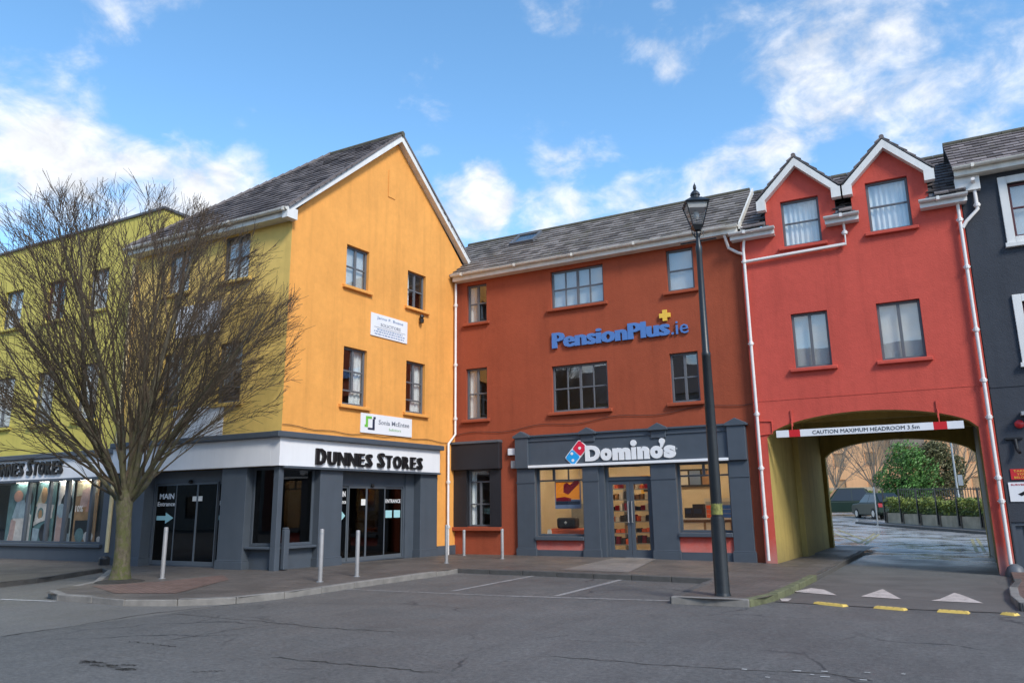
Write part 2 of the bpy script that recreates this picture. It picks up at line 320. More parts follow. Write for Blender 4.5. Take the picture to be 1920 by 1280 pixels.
def window(bld, fr, r, rows, wallmat, back='room', frame='frame_grey', fw=.06, depth=.10, sill=True, g='glass', label=None):
    """frame with its panes, sill and what hangs behind it; rows = (height share, columns) from the top"""
    a, b, c, d = r; mb = MB(); w0, w1 = -depth-.05, -depth+.01; panes = []
    mb.box(fr, a, a+fw, c, d, w0, w1); mb.box(fr, b-fw, b, c, d, w0, w1); mb.box(fr, a+fw, b-fw, d-fw, d, w0, w1); mb.box(fr, a+fw, b-fw, c, c+fw, w0, w1)
    zt = d-fw; tot = sum(x[0] for x in rows); H = d-c-2*fw
    for i, (h, n) in enumerate(rows):
        zb = zt-H*h/tot
        if i < len(rows)-1: mb.box(fr, a+fw, b-fw, zb-.022, zb+.022, w0+.006, w1-.006)
        for k in range(n):
            ua = a+fw+(b-a-2*fw)*k/n; ub = a+fw+(b-a-2*fw)*(k+1)/n
            if k: th = .036 if (n == 2 or k == n//2) else .018; mb.box(fr, ua-th, ua+th, zb, zt, w0+.003, w1-.003)
            panes.append((ua, ub, zb, zt))
        zt = zb
    win = part('window', mb, frame, bld, bev=.006)
    if label: win['label'] = label
    for (ua, ub, zb, zt) in panes:
        p = MB(); j = [random.uniform(-.004, .004) for _ in range(2)]
        wc = -depth-.022
        p.hexa([fr.P(ua, zb, wc+.004+j[0]), fr.P(ub, zb, wc+.004+j[1]), fr.P(ub, zb, wc-.004+j[1]), fr.P(ua, zb, wc-.004+j[0]), fr.P(ua, zt, wc+.004-j[1]), fr.P(ub, zt, wc+.004-j[0]), fr.P(ub, zt, wc-.004-j[0]), fr.P(ua, zt, wc-.004-j[1])])
        part('pane', p, g, win)
    if sill:
        s = MB(); s.hexa([fr.P(a-.12, c-.10, .10), fr.P(b+.12, c-.10, .10), fr.P(b+.12, c-.10, -.01), fr.P(a-.12, c-.10, -.01), fr.P(a-.12, c-.02, .10), fr.P(b+.12, c-.02, .10), fr.P(b+.12, c+.005, -.01), fr.P(a-.12, c+.005, -.01)])
        s.box(fr, a+.002, b-.002, c-.05, c+.004, -depth-.02, -.011)
        part('sill', s, wallmat, win, bev=.012)
    wb = -depth-.11
    def sheet(u0, u1, z0, z1, wv, nm, m, amp=.0):
        q = MB(); n = max(2, int((u1-u0)/.025)) if amp else 1
        for i in range(n):
            ua, ub = u0+(u1-u0)*i/n, u0+(u1-u0)*(i+1)/n
            wa, wb_ = wv+amp*math.sin(i*1.25+.6*math.sin(i*.37)), wv+amp*math.sin((i+1)*1.25+.6*math.sin((i+1)*.37))
            q.poly([fr.P(ua, z0, wa), fr.P(ub, z0, wb_), fr.P(ub, z1, wb_), fr.P(ua, z1, wa)])
        part(nm, q, m, win, smooth=bool(amp))
    if back == 'curtain': sheet(a-.1, b+.1, c-.1, d+.1, wb, 'curtain', 'curtain', .025)
    if back == 'half': sheet(a-.1, a+.36*(b-a), c-.1, d+.1, wb, 'curtain', 'curtain', .025)
    if back == 'sides': sheet(a-.1, a+.26*(b-a), c-.1, d+.1, wb, 'curtain', 'curtain', .02); sheet(b-.2*(b-a), b+.1, c-.1, d+.1, wb, 'curtain', 'curtain', .02)
    if back == 'blind': sheet(a-.1, b+.1, c-.1, d+.1, wb, 'blind', 'blind')
    if back == 'topblind': sheet(a-.1, b+.1, c+.55*(d-c), d+.1, wb, 'blind', 'blind')
    if back == 'right': sheet(a+.5*(b-a), b+.1, c-.1, d+.1, wb, 'curtain', 'curtain', .02)
    return win
def tiles(mb, O, U, V, inside, lu, lv, tw=.30, th=.27, umax=None, umin=None):
    """overlapping tiles: O eave start, U along, V up the slope; inside(u,v) clips"""
    O, U, V = Vector(O), Vector(U).normalized(), Vector(V).normalized(); N = U.cross(V).normalized()
    nv = int(lv/th)+1; nu = int(lu/tw)+2; rnd = random.Random(3)
    for j in range(nv):
        for i in range(-1, nu):
            u0 = (i+(.5 if j % 2 else 0))*tw; u1 = u0+tw-.008; v0 = j*th; v1 = min(v0+th+.05, lv)
            u0, u1 = max(u0, 0), min(u1, lu)
            if umax: u1 = min(u1, umax(v0))
            if umin: u0 = max(u0, umin(v0))
            if u1-u0 < .03 or not inside((u0+u1)/2, v0+th*.5) or v1-v0 < .04: continue
            v0 += rnd.uniform(-.010, .010); k = rnd.uniform(0, .012); q = rnd.uniform(-.006, .006)
            P = lambda u, v, n: O+U*u+V*v+N*n
            mb.hexa([P(u0, v0, .012), P(u1, v0, .012), P(u1, v1, -.01), P(u0, v1, -.01), P(u0, v0, .042+k), P(u1, v0, .042+k+q), P(u1, v1, .012), P(u0, v1, .012)])
def text_islands(body, offset=0., res=2, shear=0.):
    cu = bpy.data.curves.new('t', 'FONT'); cu.body = body; cu.size = 1; cu.offset = offset; cu.extrude = .5; cu.resolution_u = res; cu.fill_mode = 'BOTH'; cu.shear = shear
    ob = bpy.data.objects.new('t', cu); COL.objects.link(ob); bpy.context.view_layer.update()
    me = bpy.data.meshes.new_from_object(ob.evaluated_get(bpy.context.evaluated_depsgraph_get()))
    bpy.data.objects.remove(ob); bpy.data.curves.remove(cu)
    bm = bmesh.new(); bm.from_mesh(me); bpy.data.meshes.remove(me); bmesh.ops.remove_doubles(bm, verts=bm.verts, dist=1e-5)
    bm.verts.ensure_lookup_table(); bm.verts.index_update(); seen = set(); isl = []
    for v in bm.verts:
        if v.index in seen: continue
        st = [v]; seen.add(v.index); grp = []
        while st:
            x = st.pop(); grp.append(x)
            for e in x.link_edges:
                y = e.other_vert(x)
                if y.index not in seen: seen.add(y.index); st.append(y)
        ids = {x.index: k for k, x in enumerate(grp)}
        fs = [[ids[q.index] for q in f.verts] for f in bm.faces if f.verts[0].index in ids]
        isl.append(([x.co.copy() for x in grp], fs))
    bm.free(); out = []
    isl.sort(key=lambda i: -(max(p.x for p in i[0])-min(p.x for p in i[0])))
    for vs, fs in isl:      # an i and its dot, a letter and its accent belong together
        a, b = min(p.x for p in vs), max(p.x for p in vs); hit = None
        for g in out:
            ga, gb = min(p.x for p in g[0]), max(p.x for p in g[0])
            if min(b, gb)-max(a, ga) > .7*(b-a): hit = g; break
        if hit: n = len(hit[0]); hit[0].extend(vs); hit[1].extend([[i+n for i in f] for f in fs])
        else: out.append([list(vs), list(fs)])
    out.sort(key=lambda g: min(p.x for p in g[0])); return out
def lettering(parent, fr, body, u0, u1, z0, z1, w0, w1, m, offset=0., each=True, name='letter', shear=0., res=2, bold=0.):
    isl = text_islands(body, offset, res, shear)
    if bold:      # thicken: each letter is several overlapping copies of its shape
        for g in isl:
            v0, f0 = list(g[0]), list(g[1])
            for k, (ox, oy) in enumerate(((-bold, 0), (bold, 0), (-bold*.5, 0), (bold*.5, 0))):
                n = len(g[0]); g[0].extend([Vector((p.x+ox, p.y+oy, p.z-(.02+.015*k if p.z > 0 else 0))) for p in v0]); g[1].extend([[i+n for i in f] for f in f0])
    xs = [p.x for g in isl for p in g[0]]; ys = [p.y for g in isl for p in g[0]]
    xa, xb, ya, yb = min(xs), max(xs), min(ys), max(ys); al = MB()
    for vs, fs in isl:
        mb = MB() if each else al
        mb.add([fr.P(u0+(p.x-xa)/(xb-xa)*(u1-u0), z0+(p.y-ya)/(yb-ya)*(z1-z0), w0+(p.z+.5)*(w1-w0)) for p in vs], fs)
        if each: part(name, mb, m, parent)
    if not each: return part('lettering', al, m, parent)
from mathutils.geometry import delaunay_2d_cdt
def in_poly(p, pts):
    c = False; j = len(pts)-1
    for i in range(len(pts)):
        a, b = pts[i], pts[j]
        if (a[1] > p[1]) != (b[1] > p[1]) and p[0] < (b[0]-a[0])*(p[1]-a[1])/(b[1]-a[1])+a[0]: c = not c
        j = i
    return c
def ground_poly(pts, lift, sub=0, m='asphalt', name='marking', parent=None, bev=0):
    """a flat sheet on the ground: outline, filled with triangles that follow the fall of the ground"""
    pts = [Vector((p[0], p[1])) for p in pts]; n = len(pts); vs = list(pts); ed = [(i, (i+1) % n) for i in range(n)]
    if sub > 2:
        x0, x1 = min(p.x for p in pts), max(p.x for p in pts); y0, y1 = min(p.y for p in pts), max(p.y for p in pts); st = .8
        for i in range(int((x1-x0)/st)+1):
            for j in range(int((y1-y0)/st)+1):
                q = Vector((x0+(i+.37)*st, y0+(j+.41)*st))
                if in_poly(q, pts): vs.append(q)
    r = delaunay_2d_cdt(vs, ed, [], 1, 1e-5); mb = MB()
    fs = []
    for f in r[2]:
        a, b, c = [r[0][i] for i in f[:3]]; ar = (b.x-a.x)*(c.y-a.y)-(c.x-a.x)*(b.y-a.y)
        if abs(ar) < 1e-9: continue
        if not in_poly((a+b+c)/3, pts): continue
        fs.append(tuple(f) if ar > 0 else tuple(reversed(f)))
    mb.add([(v.x, v.y, G(v.x, v.y)+lift) for v in r[0]], fs); return part(name, mb, m, parent)
# ------------------------------------------------------------------ the ground
ja, jb = gpt(0, 1192), gpt(460, 1130); jd = (jb-ja).normalized()
JOINT = (-jd.y, jd.x, jd.y*ja.x-jd.x*ja.y)
if JOINT[0]*gpt(100, 1130).x+JOINT[1]*gpt(100, 1130).y+JOINT[2] < 0: JOINT = tuple(-v for v in JOINT)
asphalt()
def paving(name, c1, c2, mortar, bw, bh, rot=0., dark=1.):
    m, t, b, out = base(name); tc = nn(t, 'ShaderNodeTexCoord'); mp = nn(t, 'ShaderNodeMapping'); mp.inputs['Rotation'].default_value = (0, 0, rot); t.links.new(tc.outputs['Object'], mp.inputs[0])
    br = nn(t, 'ShaderNodeTexBrick'); t.links.new(mp.outputs[0], br.inputs['Vector']); br.inputs['Color1'].default_value = c1+(1,); br.inputs['Color2'].default_value = c2+(1,); br.inputs['Mortar'].default_value = mortar+(1,)
    br.inputs['Scale'].default_value = 1; br.inputs['Brick Width'].default_value = bw; br.inputs['Row Height'].default_value = bh; br.inputs['Mortar Size'].default_value = .006; br.inputs['Bias'].default_value = -.1
    c = scalec(t, br.outputs['Color'], ramp(t, tnoise(t, .7, 8, .65), .3, .7, .72, 1.25)); c = scalec(t, c, ramp(t, tnoise(t, 28, 4, .75), .3, .7, .66, 1.34))
    c = mixc(t, ramp(t, tnoise(t, 1.7, 7, .7, off=(4, 2, 0)), .56, .72, 0, .5), c, (.075, .07, .055))
    t.links.new(c, b.inputs['Base Color']); t.links.new(ramp(t, tnoise(t, .8, 6, .6), .3, .7, .75, .42), b.inputs['Roughness'])
    h = mth(t, 'SUBTRACT', mth(t, 'MULTIPLY', tnoise(t, 60, 3, .7), .5), br.outputs['Fac']); bump(t, b, h, .005); return m
paving('paving', (.102, .086, .074), (.126, .106, .091), (.056, .050, .044), .42, .40); paving('red_paving', (.150, .092, .072), (.185, .115, .092), (.085, .066, .056), .20, .10, .4); paving('slab', (.185, .165, .15), (.21, .19, .17), (.10, .09, .08), .62, .6)
mat('kerb_stone', (.215, .200, .180), .75, .22, 5, .006, 50); mat('kerb_moss', (.125, .130, .065), .85, .35, 6, .008, 40); mat('kerb_dark', (.085, .080, .074), .8, .2, 5, .006, 50)
def worn_paint(name, col, lo, hi, sc=14, st=None):
    m, t, b, out = base(name); wr = ramp(t, tnoise(t, sc, 6, .75, st), lo, hi, 0, 1); c = mixc(t, wr, (.085, .08, .078), scalec(t, col, ramp(t, tnoise(t, 3, 5), .3, .7, .82, 1.15))); t.links.new(c, b.inputs['Base Color']); b.inputs['Roughness'].default_value = .75; bump(t, b, tnoise(t, 90, 3), .003)
worn_paint('road_paint', (.44, .43, .41), .36, .46); worn_paint('road_paint_worn', (.31, .295, .28), .34, .52); worn_paint('paint_yellow', (.40, .34, .14), .40, .56); worn_paint('triangle_paint', (.50, .43, .385), .36, .47, 9, (1, 3.2, 1))
mat('dirt', (.035, .03, .024), .9, .3, 8, .01, 30)
xs = [-900, -300, -120, -60]+[-34+i*1. for i in range(54)]+[40, 120, 300, 900]; ys = [-900, -300, -100, -40, -20]+[-10+i*1. for i in range(46)]+[40, 50, 65, 85, 110, 300, 900]
mb = MB(); vs = [(x, y, G(x, y)) for y in ys for x in xs]; n = len(xs)
mb.add(vs, [(j*n+i, j*n+i+1, (j+1)*n+i+1, (j+1)*n+i) for j in range(len(ys)-1) for i in range(n-1)])
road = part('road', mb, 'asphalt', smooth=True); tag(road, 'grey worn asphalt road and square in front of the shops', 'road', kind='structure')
def px(pts, lift=0.): return [(p.x, p.y) for p in (gpt(x, y, lift) for x, y in pts)]
lf = px([(0, 1091), (88, 1081), (193, 1064)], KERB)
left_far = (-60., 7.4); lf = [(-19.5, 7.4), (-17.4, 7.9)]+lf
isl_back = px([(203, 1068), (176, 1090), (92, 1107)], KERB)
front = px([(84, 1111), (110, 1114), (150, 1116), (235, 1123), (340, 1123), (450, 1119), (550, 1108), (640, 1095), (740, 1081), (840, 1068), (858, 1065)], KERB)
bays = px([(1000, 1070), (1175, 1077), (1338, 1084)], KERB)
lampk = px([(1257, 1118), (1330, 1122), (1405, 1124), (1440, 1118), (1478, 1104)], KERB)
lane = px([(1530, 1078), (1575, 1055), (1620, 1033)], KERB)
outline = [left_far]+lf+isl_back+front+bays+lampk+lane+[(-1.55, 28.3), (-4.3, 28.3), (-4.3, 21), (-12.2, 21), (-13.4, 14.6), (left_far[0], 14.6)]
pave = ground_poly(outline, KERB, 5, 'paving', 'pavement'); tag(pave, 'brown grey block pavement round the shop corner and along the shopfronts', 'pavement', kind='structure')
def kerb(path, m, parent, ln=.9, wd=.13, top=.004, inward=1):
    """single kerb stones laid end to end along a path on the ground"""
    pts = [Vector((p[0], p[1])) for p in path]; seg = [(pts[i+1]-pts[i]).length for i in range(len(pts)-1)]; tot = sum(seg); nst = max(1, round(tot/ln)); st = tot/nst
    def at(d):
        for i, s in enumerate(seg):
            if d <= s+1e-6 or i == len(seg)-1: return pts[i]+(pts[i+1]-pts[i])*min(1, d/s)
            d -= s
    for k in range(nst):
        a, b = at(k*st+.005), at((k+1)*st-.005); d = (b-a).normalized(); nrm = Vector((-d.y, d.x))*inward; h = random.uniform(-.006, .006)
        q = [a-nrm*.012, b-nrm*.012, b+nrm*wd, a+nrm*wd]; mb = MB()
        mb.hexa([(p.x, p.y, G(p.x, p.y)-.06) for p in q]+[(p.x, p.y, PV(p.x, p.y)+top+h) for p in q]); part('kerb_stone', mb, m, parent, bev=.014)
kerb([(-26., 7.4)]+lf+isl_back[:1], 'kerb_dark', pave, .9, .09); kerb(isl_back, 'kerb_stone', pave); kerb([isl_back[-1]]+front, 'kerb_stone', pave)
kerb([front[-1]]+bays, 'kerb_dark', pave, .9, .10); kerb([bays[-1], lampk[0]], 'kerb_dark', pave, .9, .11); kerb(lampk[:3], 'kerb_stone', pave); kerb(lampk[2:]+lane[:1], 'kerb_moss', pave); kerb(lane, 'kerb_dark', pave)
red_patch = px([(172, 1098), (215, 1112), (330, 1112), (430, 1086), (418, 1078), (300, 1090)], KERB); o = ground_poly(red_patch, KERB+.006, 2, 'red_paving', 'red_brick_paving', pave)
o = ground_poly(px([(1050, 1068), (1150, 1046), (1232, 1047), (1178, 1073)], KERB), KERB+.006, 2, 'slab', 'paler_slab_strip', pave)
# painted lines and other marks lie on the road
def line(a, b, wd, m, name='road_line', parent=road, lift=.005):
    a, b = Vector(a), Vector(b); d = (b-a).normalized(); nrm = Vector((-d.y, d.x))*wd/2
    return ground_poly([a-nrm, b-nrm, b+nrm, a+nrm], lift, 3, m, name, parent)
g2 = lambda x, y: (gpt(x, y).x, gpt(x, y).y)
line(g2(848, 1108), g2(1002, 1079), .10, 'road_paint_worn'); line(g2(1043, 1117), g2(1178, 1083), .11, 'road_paint_worn'); line(g2(640, 1104), g2(950, 1117), .07, 'road_paint_worn'); line(g2(950, 1117), g2(1256, 1126), .09, 'road_paint_worn')
line(g2(0, 1123), g2(105, 1127), .09, 'road_paint'); line(g2(55, 1086), g2(84, 1088), .10, 'road_paint'); line(g2(95, 1082), g2(188, 1073), .08, 'road_paint_worn')
line(g2(1640, 1033), g2(1838, 1037), .14, 'road_paint')
for a, b in (((1553, 995), (1612, 1018)), ((1570, 992), (1625, 1014)), ((1612, 1018), (1640, 1000)), ((1622, 1020), (1648, 1001))): line(g2(*a), g2(*b), .12, 'paint_yellow')
line(g2(1822, 1010), g2(1832, 1034), .10, 'paint_yellow'); line(g2(1832, 1009), g2(1846, 1033), .10, 'paint_yellow')
for (x, y, l) in ((1391, 1254, 10), (1486, 1257, 16), (1540, 1258, 12), (1538, 1268, 18), (1620, 1260, 12), (1690, 1263, 8), (1612, 1274, 14), (1434, 1269, 10), (1520, 1264, 6)): line(g2(x, y), g2(x+l, y+1), .035, 'road_paint', 'paint_remnant')
# the paler ramp of the speed table in front of the arch, its triangles and yellow strips
ramp_o = px([(1452, 1128), (1520, 1096), (1560, 1072), (1640, 1076), (1760, 1081), (1862, 1086), (1900, 1120), (1905, 1150), (1700, 1142), (1500, 1131)])
def concrete():
    m, t, b, out = base('ramp_surface'); c = mixc(t, ramp(t, tnoise(t, 110, 3, .8), .35, .68, 0, 1), (.085, .078, .070), (.150, .138, .124)); c = scalec(t, c, ramp(t, tnoise(t, 1.1, 8, .65), .3, .7, .78, 1.2))
    t.links.new(c, b.inputs['Base Color']); t.links.new(ramp(t, tnoise(t, .8, 5), .3, .7, .7, .5), b.inputs['Roughness']); bump(t, b, tnoise(t, 110, 3, .8), .005)
concrete()
tb = ground_poly(ramp_o, .008, 4, 'ramp_surface', 'speed_table', road)
for tri in (((1487, 1110), (1521, 1103), (1545, 1106), (1570, 1117)), ((1614, 1119), (1655, 1105), (1690, 1124)), ((1745, 1127), (1762, 1124), (1790, 1112), (1806, 1117), (1844, 1132))):
    o = ground_poly(px(tri), .014, 1, 'triangle_paint', 'ramp_triangle', road)
ground_poly(px([(1462, 1123), (1466, 1128), (1478, 1128), (1485, 1123)]), .014, 1, 'triangle_paint', 'ramp_triangle', road)
for (a, b) in (((1529, 1131), (1586, 1137)), ((1641, 1139), (1699, 1144)), ((1758, 1146), (1818, 1150)), ((1880, 1151), (1908, 1154))):
    p, q = Vector(g2(*a)), Vector(g2(*b)); d = (q-p).normalized(); nr = Vector((-d.y, d.x))*.07; mb = MB()
    c = [p-nr, q-nr, q+nr, p+nr]; c2 = [p-nr*.7+d*.02, q-nr*.7-d*.02, q+nr*.7-d*.02, p+nr*.7+d*.02]
    mb.hexa([(v.x, v.y, G(v.x, v.y)+.002) for v in c]+[(v.x, v.y, G(v.x, v.y)+.03) for v in c2]); st = part('ramp_strip', mb, 'yellow_rubber', road)
    for k in range(4):
        e = p+d*(q-p).length*(.15+.23*k); mb = MB(); mb.lathe((e.x, e.y, G(e.x, e.y)+.028), [(.016, 0), (.014, .003), (.0, .004)], 8); part('bolt_head', mb, 'dirt', st)
# sealed repair joint, cracks and the oily stain
def crack(pts, wd, m='dirt', name='road_crack'):
    P2 = [Vector(g2(*p)) for p in pts]; mb = MB(); L = []; R = []; n = 26; tot = len(P2)-1
    for k in range(n+1):
        s = k/n*tot; i = min(int(s), tot-1); p = P2[i].lerp(P2[i+1], s-i); d = (P2[i+1]-P2[i]).normalized(); nr = Vector((-d.y, d.x))
        j = nr*random.uniform(-.03, .03); wv = wd*random.uniform(.35, 1.)*(.3 if k in (0, n) else 1); L.append(p+j-nr*wv); R.append(p+j+nr*wv)
    v = [(q.x, q.y, G(q.x, q.y)+.004) for q in L]+[(q.x, q.y, G(q.x, q.y)+.004) for q in R]; mb.add(v, [(k, k+1, n+2+k, n+1+k) for k in range(n)]); part(name, mb, m, road)
crack([(0, 1193), (120, 1176), (280, 1150), (460, 1130)], .018); crack([(320, 1150), (470, 1162), (600, 1176), (750, 1185)], .012); crack([(510, 1232), (650, 1245), (820, 1261)], .012); crack([(240, 1202), (330, 1212)], .012); crack([(300, 1203), (450, 1178), (560, 1165)], .008)
crack([(1020, 1229), (1160, 1240), (1300, 1251), (1420, 1256), (1560, 1262), (1640, 1276)], .011); crack([(1060, 1201), (1260, 1206)], .006); crack([(1560, 1062), (1700, 1068), (1850, 1075)], .010); crack([(360, 1259), (425, 1257)], .012)
for k in range(26):
    x = 145+random.random()*95; y = 1240+(x-145)*.13+random.uniform(-5, 5); crack([(x, y), (x+14+random.random()*22, y+random.uniform(-1, 3))], random.uniform(.006, .02), 'dirt', 'oil_stain')
# ------------------------------------------------------------------ shared building pieces
def pipe(bld, pts, r=.038, m='pipe_white', collars=(), name='downpipe', sub='bracket'):
    mb = MB(); mb.tube(pts, r, 10); o = part(name, mb, m, bld, smooth=True)
    for c in collars:
        k = MB(); c = Vector(c); k.lathe(c, [(r+.016, -.045), (r+.02, -.03), (r+.02, .03), (r+.016, .045)], 10); k.wbox(c.x-.075, c.x+.075, c.y-.012, c.y+.012, c.z-.012, c.z+.012); part(sub, k, m, o)
    return o
def gutter(bld, fr, u0, u1, z, w, m='cream_upvc', board=.17, name='gutter'):
    """half-round gutter on a fascia board with its soffit"""
    n = 8; prof = [(w+.065+.065*math.cos(math.pi+math.pi*k/n), z+.02+.065*math.sin(math.pi+math.pi*k/n)) for k in range(n+1)]+[(w+.118, z+.02), (w+.012, z+.02)]
    mb = MB(); mb.prism([fr.P(u0, b, a) for a, b in prof], [fr.P(u1, b, a) for a, b in prof]); g = part(name, mb, m, bld, smooth=True)
    mb = MB(); mb.box(fr, u0+.02, u1-.02, z-board, z+.03, w-.025, w-.002); part('fascia_board', mb, m, g)
    mb = MB(); mb.box(fr, u0+.03, u1-.03, z-board-.0, z-board+.015, 0.003, w-.027); part('soffit', mb, m, g)
    k = u0+.4
    while k < u1: mb = MB(); mb.box(fr, k-.03, k+.03, z-.055, z+.032, w-.001, w+.138); part('gutter_joint', mb, m, g); k += 1.9
    return g
def shell(bld, pts, z0, z1, slabs=(), m='room'):
    """the other outer walls and the floors of a building: pts in plan, open along the first edge"""
    mb = MB()
    for i in range(1, len(pts)):
        a, b = pts[i], pts[(i+1) % len(pts)]; mb.poly([(a[0], a[1], z0), (b[0], b[1], z0), (b[0], b[1], z1), (a[0], a[1], z1)])
    part('rear_wall', mb, 'back_render', bld)
    for z in slabs:
        mb = MB(); mb.prism([(p[0], p[1], z) for p in pts], [(p[0], p[1], z+.2) for p in pts]); part('floor_slab', mb, m, bld)
# ------------------------------------------------------------------ the orange gable building with its yellow front
gab = thing('gable_building', 'three storey corner building, orange gable wall and yellow front over grey shopfront', 'building', (-13.15, 13.13, .1))
eaveY = 8.62; YW = FY.u(247, 600)      # left end of the yellow front
gw = 7.55                                # gable width along FG
pk_u, pk_z = FG.uz(745, 262)
ZS = 3.10                                # top of the shop fascia
holesG = [FG.rect(651, 457, 690.5, 547), FG.rect(765, 506, 797.5, 584), FG.rect(645, 648, 685.5, 763), FG.rect(762, 675, 796, 777)]
uR = FG.u(818, 870); zf0 = 2.45
holeShop = (0, uR, -.2, zf0)
part('orange_wall', wall_mb(FG, [(0, gw, -.2, eaveY+.12)], holesG, .16, [[(0, eaveY+.12), (gw, eaveY+.12), (pk_u, pk_z+.02)]], plain=[holeShop]), 'orange_render', gab)
mb = MB(); a = FG.rect(729, 318, 738, 374); mb.box(FG, a[0], a[1]+.06, a[2], a[3], .002, .022); part('raised_panel', mb, 'orange_render', gab, bev=.01)
holesY = [FY.rect(421, 446, 465, 519), FY.rect(318, 475, 353, 545), FY.rect(411, 645, 449, 752), FY.rect(306, 666, 333, 762)]
part('yellow_wall', wall_mb(FY, [(YW, 0, -.2, eaveY+.1)], holesY, .16, plain=[(YW, 0, -.2, zf0)]), 'yellow_render', gab)
pl = [tuple(FG.P(0, 0)[:2]), tuple(FG.P(gw, 0)[:2]), (FY.P(YW, 0).x, FG.P(gw, 0).y), (FY.P(YW, 0).x, 13.13)]
mb = MB()
for a, b in ((pl[1], pl[2]), (pl[2], pl[3])): mb.poly([(a[0], a[1], -.2), (b[0], b[1], -.2), (b[0], b[1], eaveY), (a[0], a[1], eaveY)])
part('rear_wall', mb, 'yellow_render', gab)
inset = lambda p: (p[0]+(-.2 if p[0] > -16 else .2), p[1]+(.2 if p[1] < 16 else -.2))
for z in (3.15, 5.95, eaveY-.22):
    mb = MB(); q = [inset(p) for p in pl]; mb.prism([(p[0], p[1], z) for p in q], [(p[0], p[1], z+.2) for p in q]); part('floor_slab', mb, 'room', gab)
W2 = [(1, 2), (1, 2)]; W3 = [(.40, 2), (.37, 2), (.23, 1)]
for r, rows, bk in zip(holesG, (W2, W2, W3, W3), ('blind', 'half', 'right', 'right')): window(gab, FG, r, rows, 'orange_render', bk)
for r, rows, bk in zip(holesY, (W2, W2, W3, W3), ('curtain', 'curtain', 'topblind', 'room')): window(gab, FY, r, rows, 'yellow_render', bk)
# roof: gable end on the right, hipped to the left
ev0 = FY.P(0, eaveY+.10, .32); rid = FG.P(pk_u, pk_z+.12, .22)
sl = (rid.z-ev0.z)/(rid.y-ev0.y); lv = math.hypot(rid.y-ev0.y, rid.z-ev0.z)
d = ray(620, 319); t_ = rid.y/d.y; ridL = t_*d.x
x0 = FY.P(YW, 0).x-.1; rightEdge = lambda v: FG.O.x+.22+v/lv*(rid.x-FG.O.x-.22)
def in_roof(u, v): x = x0+u; return x < rightEdge(v)+.02 and u > v/lv*(ridL-x0)
mb = MB(); tiles(mb, (x0, ev0.y, ev0.z), (1, 0, 0), (0, rid.y-ev0.y, rid.z-ev0.z), in_roof, rid.x-x0+.05, lv, .30, .25, lambda v: rightEdge(v)-x0-.005)
roof = MB(); R0 = Vector((x0, ev0.y, ev0.z-.02)); A = Vector((FG.O.x+.22, ev0.y, ev0.z-.02)); bk = 2*rid.y-ev0.y
B = rid-Vector((0, 0, .02)); Lp = Vector((ridL, rid.y, rid.z-.02)); C2 = Vector((FG.O.x+(bk-FG.O.y)*FG.d.x/FG.d.y+.20, bk, ev0.z-.02)); D2 = Vector((x0, bk, ev0.z-.02))
roof.poly([R0, A, B, Lp]); roof.poly([A, C2, B]) if False else None
roof.poly([B, C2, D2, Lp]); roof.poly([D2, R0, Lp])
rf = part('roof', roof, 'lead', gab); tag(part('roof_tiles', mb, 'tile_dark', rf), None, None, kind='stuff')
mb = MB(); sl2 = (rid.z-ev0.z)
tiles(mb, (C2.x, bk, ev0.z), (-1, 0, 0), (0, rid.y-bk, rid.z-ev0.z), lambda u, v: True, 3.0, math.hypot(rid.y-bk, rid.z-ev0.z), .30, .25, None, lambda v: v/lv*(C2.x-rid.x)+.02); tag(part('roof_tiles', mb, 'tile_dark', rf), None, None, kind='stuff')
k = ridL
while k < rid.x: mb = MB(); mb.tube([(k, rid.y, rid.z+.0), (min(k+.42, rid.x+.02), rid.y, rid.z+.0)], .085, 8); part('ridge_tile', mb, 'ridge_tile', rf); k += .43
for i in range(24):
    a = Lp.lerp(Vector((x0, ev0.y, ev0.z)), i/24); b = Lp.lerp(Vector((x0, ev0.y, ev0.z)), (i+.96)/24); mb = MB(); mb.tube([a+Vector((0, 0, .06)), b+Vector((0, 0, .03))], .075, 6); part('hip_tile', mb, 'tile_dark', rf)
# bargeboards with their soffits
for (ua, za, ub, zb) in ((-.32, eaveY+.10, pk_u, pk_z+.08), (gw+.40, eaveY+.10, pk_u, pk_z+.08)):
    mb = MB(); mb.prism([FG.P(ua, za-.17, .20), FG.P(ub, zb-.20, .20), FG.P(ub, zb, .20), FG.P(ua, za+.03, .20)], [FG.P(ua, za-.17, .165), FG.P(ub, zb-.20, .165), FG.P(ub, zb, .165), FG.P(ua, za+.03, .165)]); bb = part('bargeboard', mb, 'white_paint', gab)
    mb = MB(); mb.prism([FG.P(ua, za-.16, .164), FG.P(ub, zb-.19, .164), FG.P(ub, zb-.17, .164), FG.P(ua, za-.14, .164)], [FG.P(ua, za-.16, .003), FG.P(ub, zb-.19, .003), FG.P(ub, zb-.17, .003), FG.P(ua, za-.14, .003)]); part('soffit', mb, 'cream_upvc', bb)
    mb = MB(); mb.prism([FG.P(ua, za+.031, .225), FG.P(ub, zb+.001, .225), FG.P(ub, zb+.075, .225), FG.P(ua, za+.105, .225)], [FG.P(ua, za+.031, .10), FG.P(ub, zb+.001, .10), FG.P(ub, zb+.075, .10), FG.P(ua, za+.105, .10)]); part('verge', mb, 'tile_dark', bb)
mb = MB(); mb.box(FG, -.34, -.02, eaveY-.15, eaveY+.12, .012, .205); part('eaves_box', mb, 'white_paint', gab)
gutter(gab, FY, YW-.1, .16, eaveY+.07, .30)
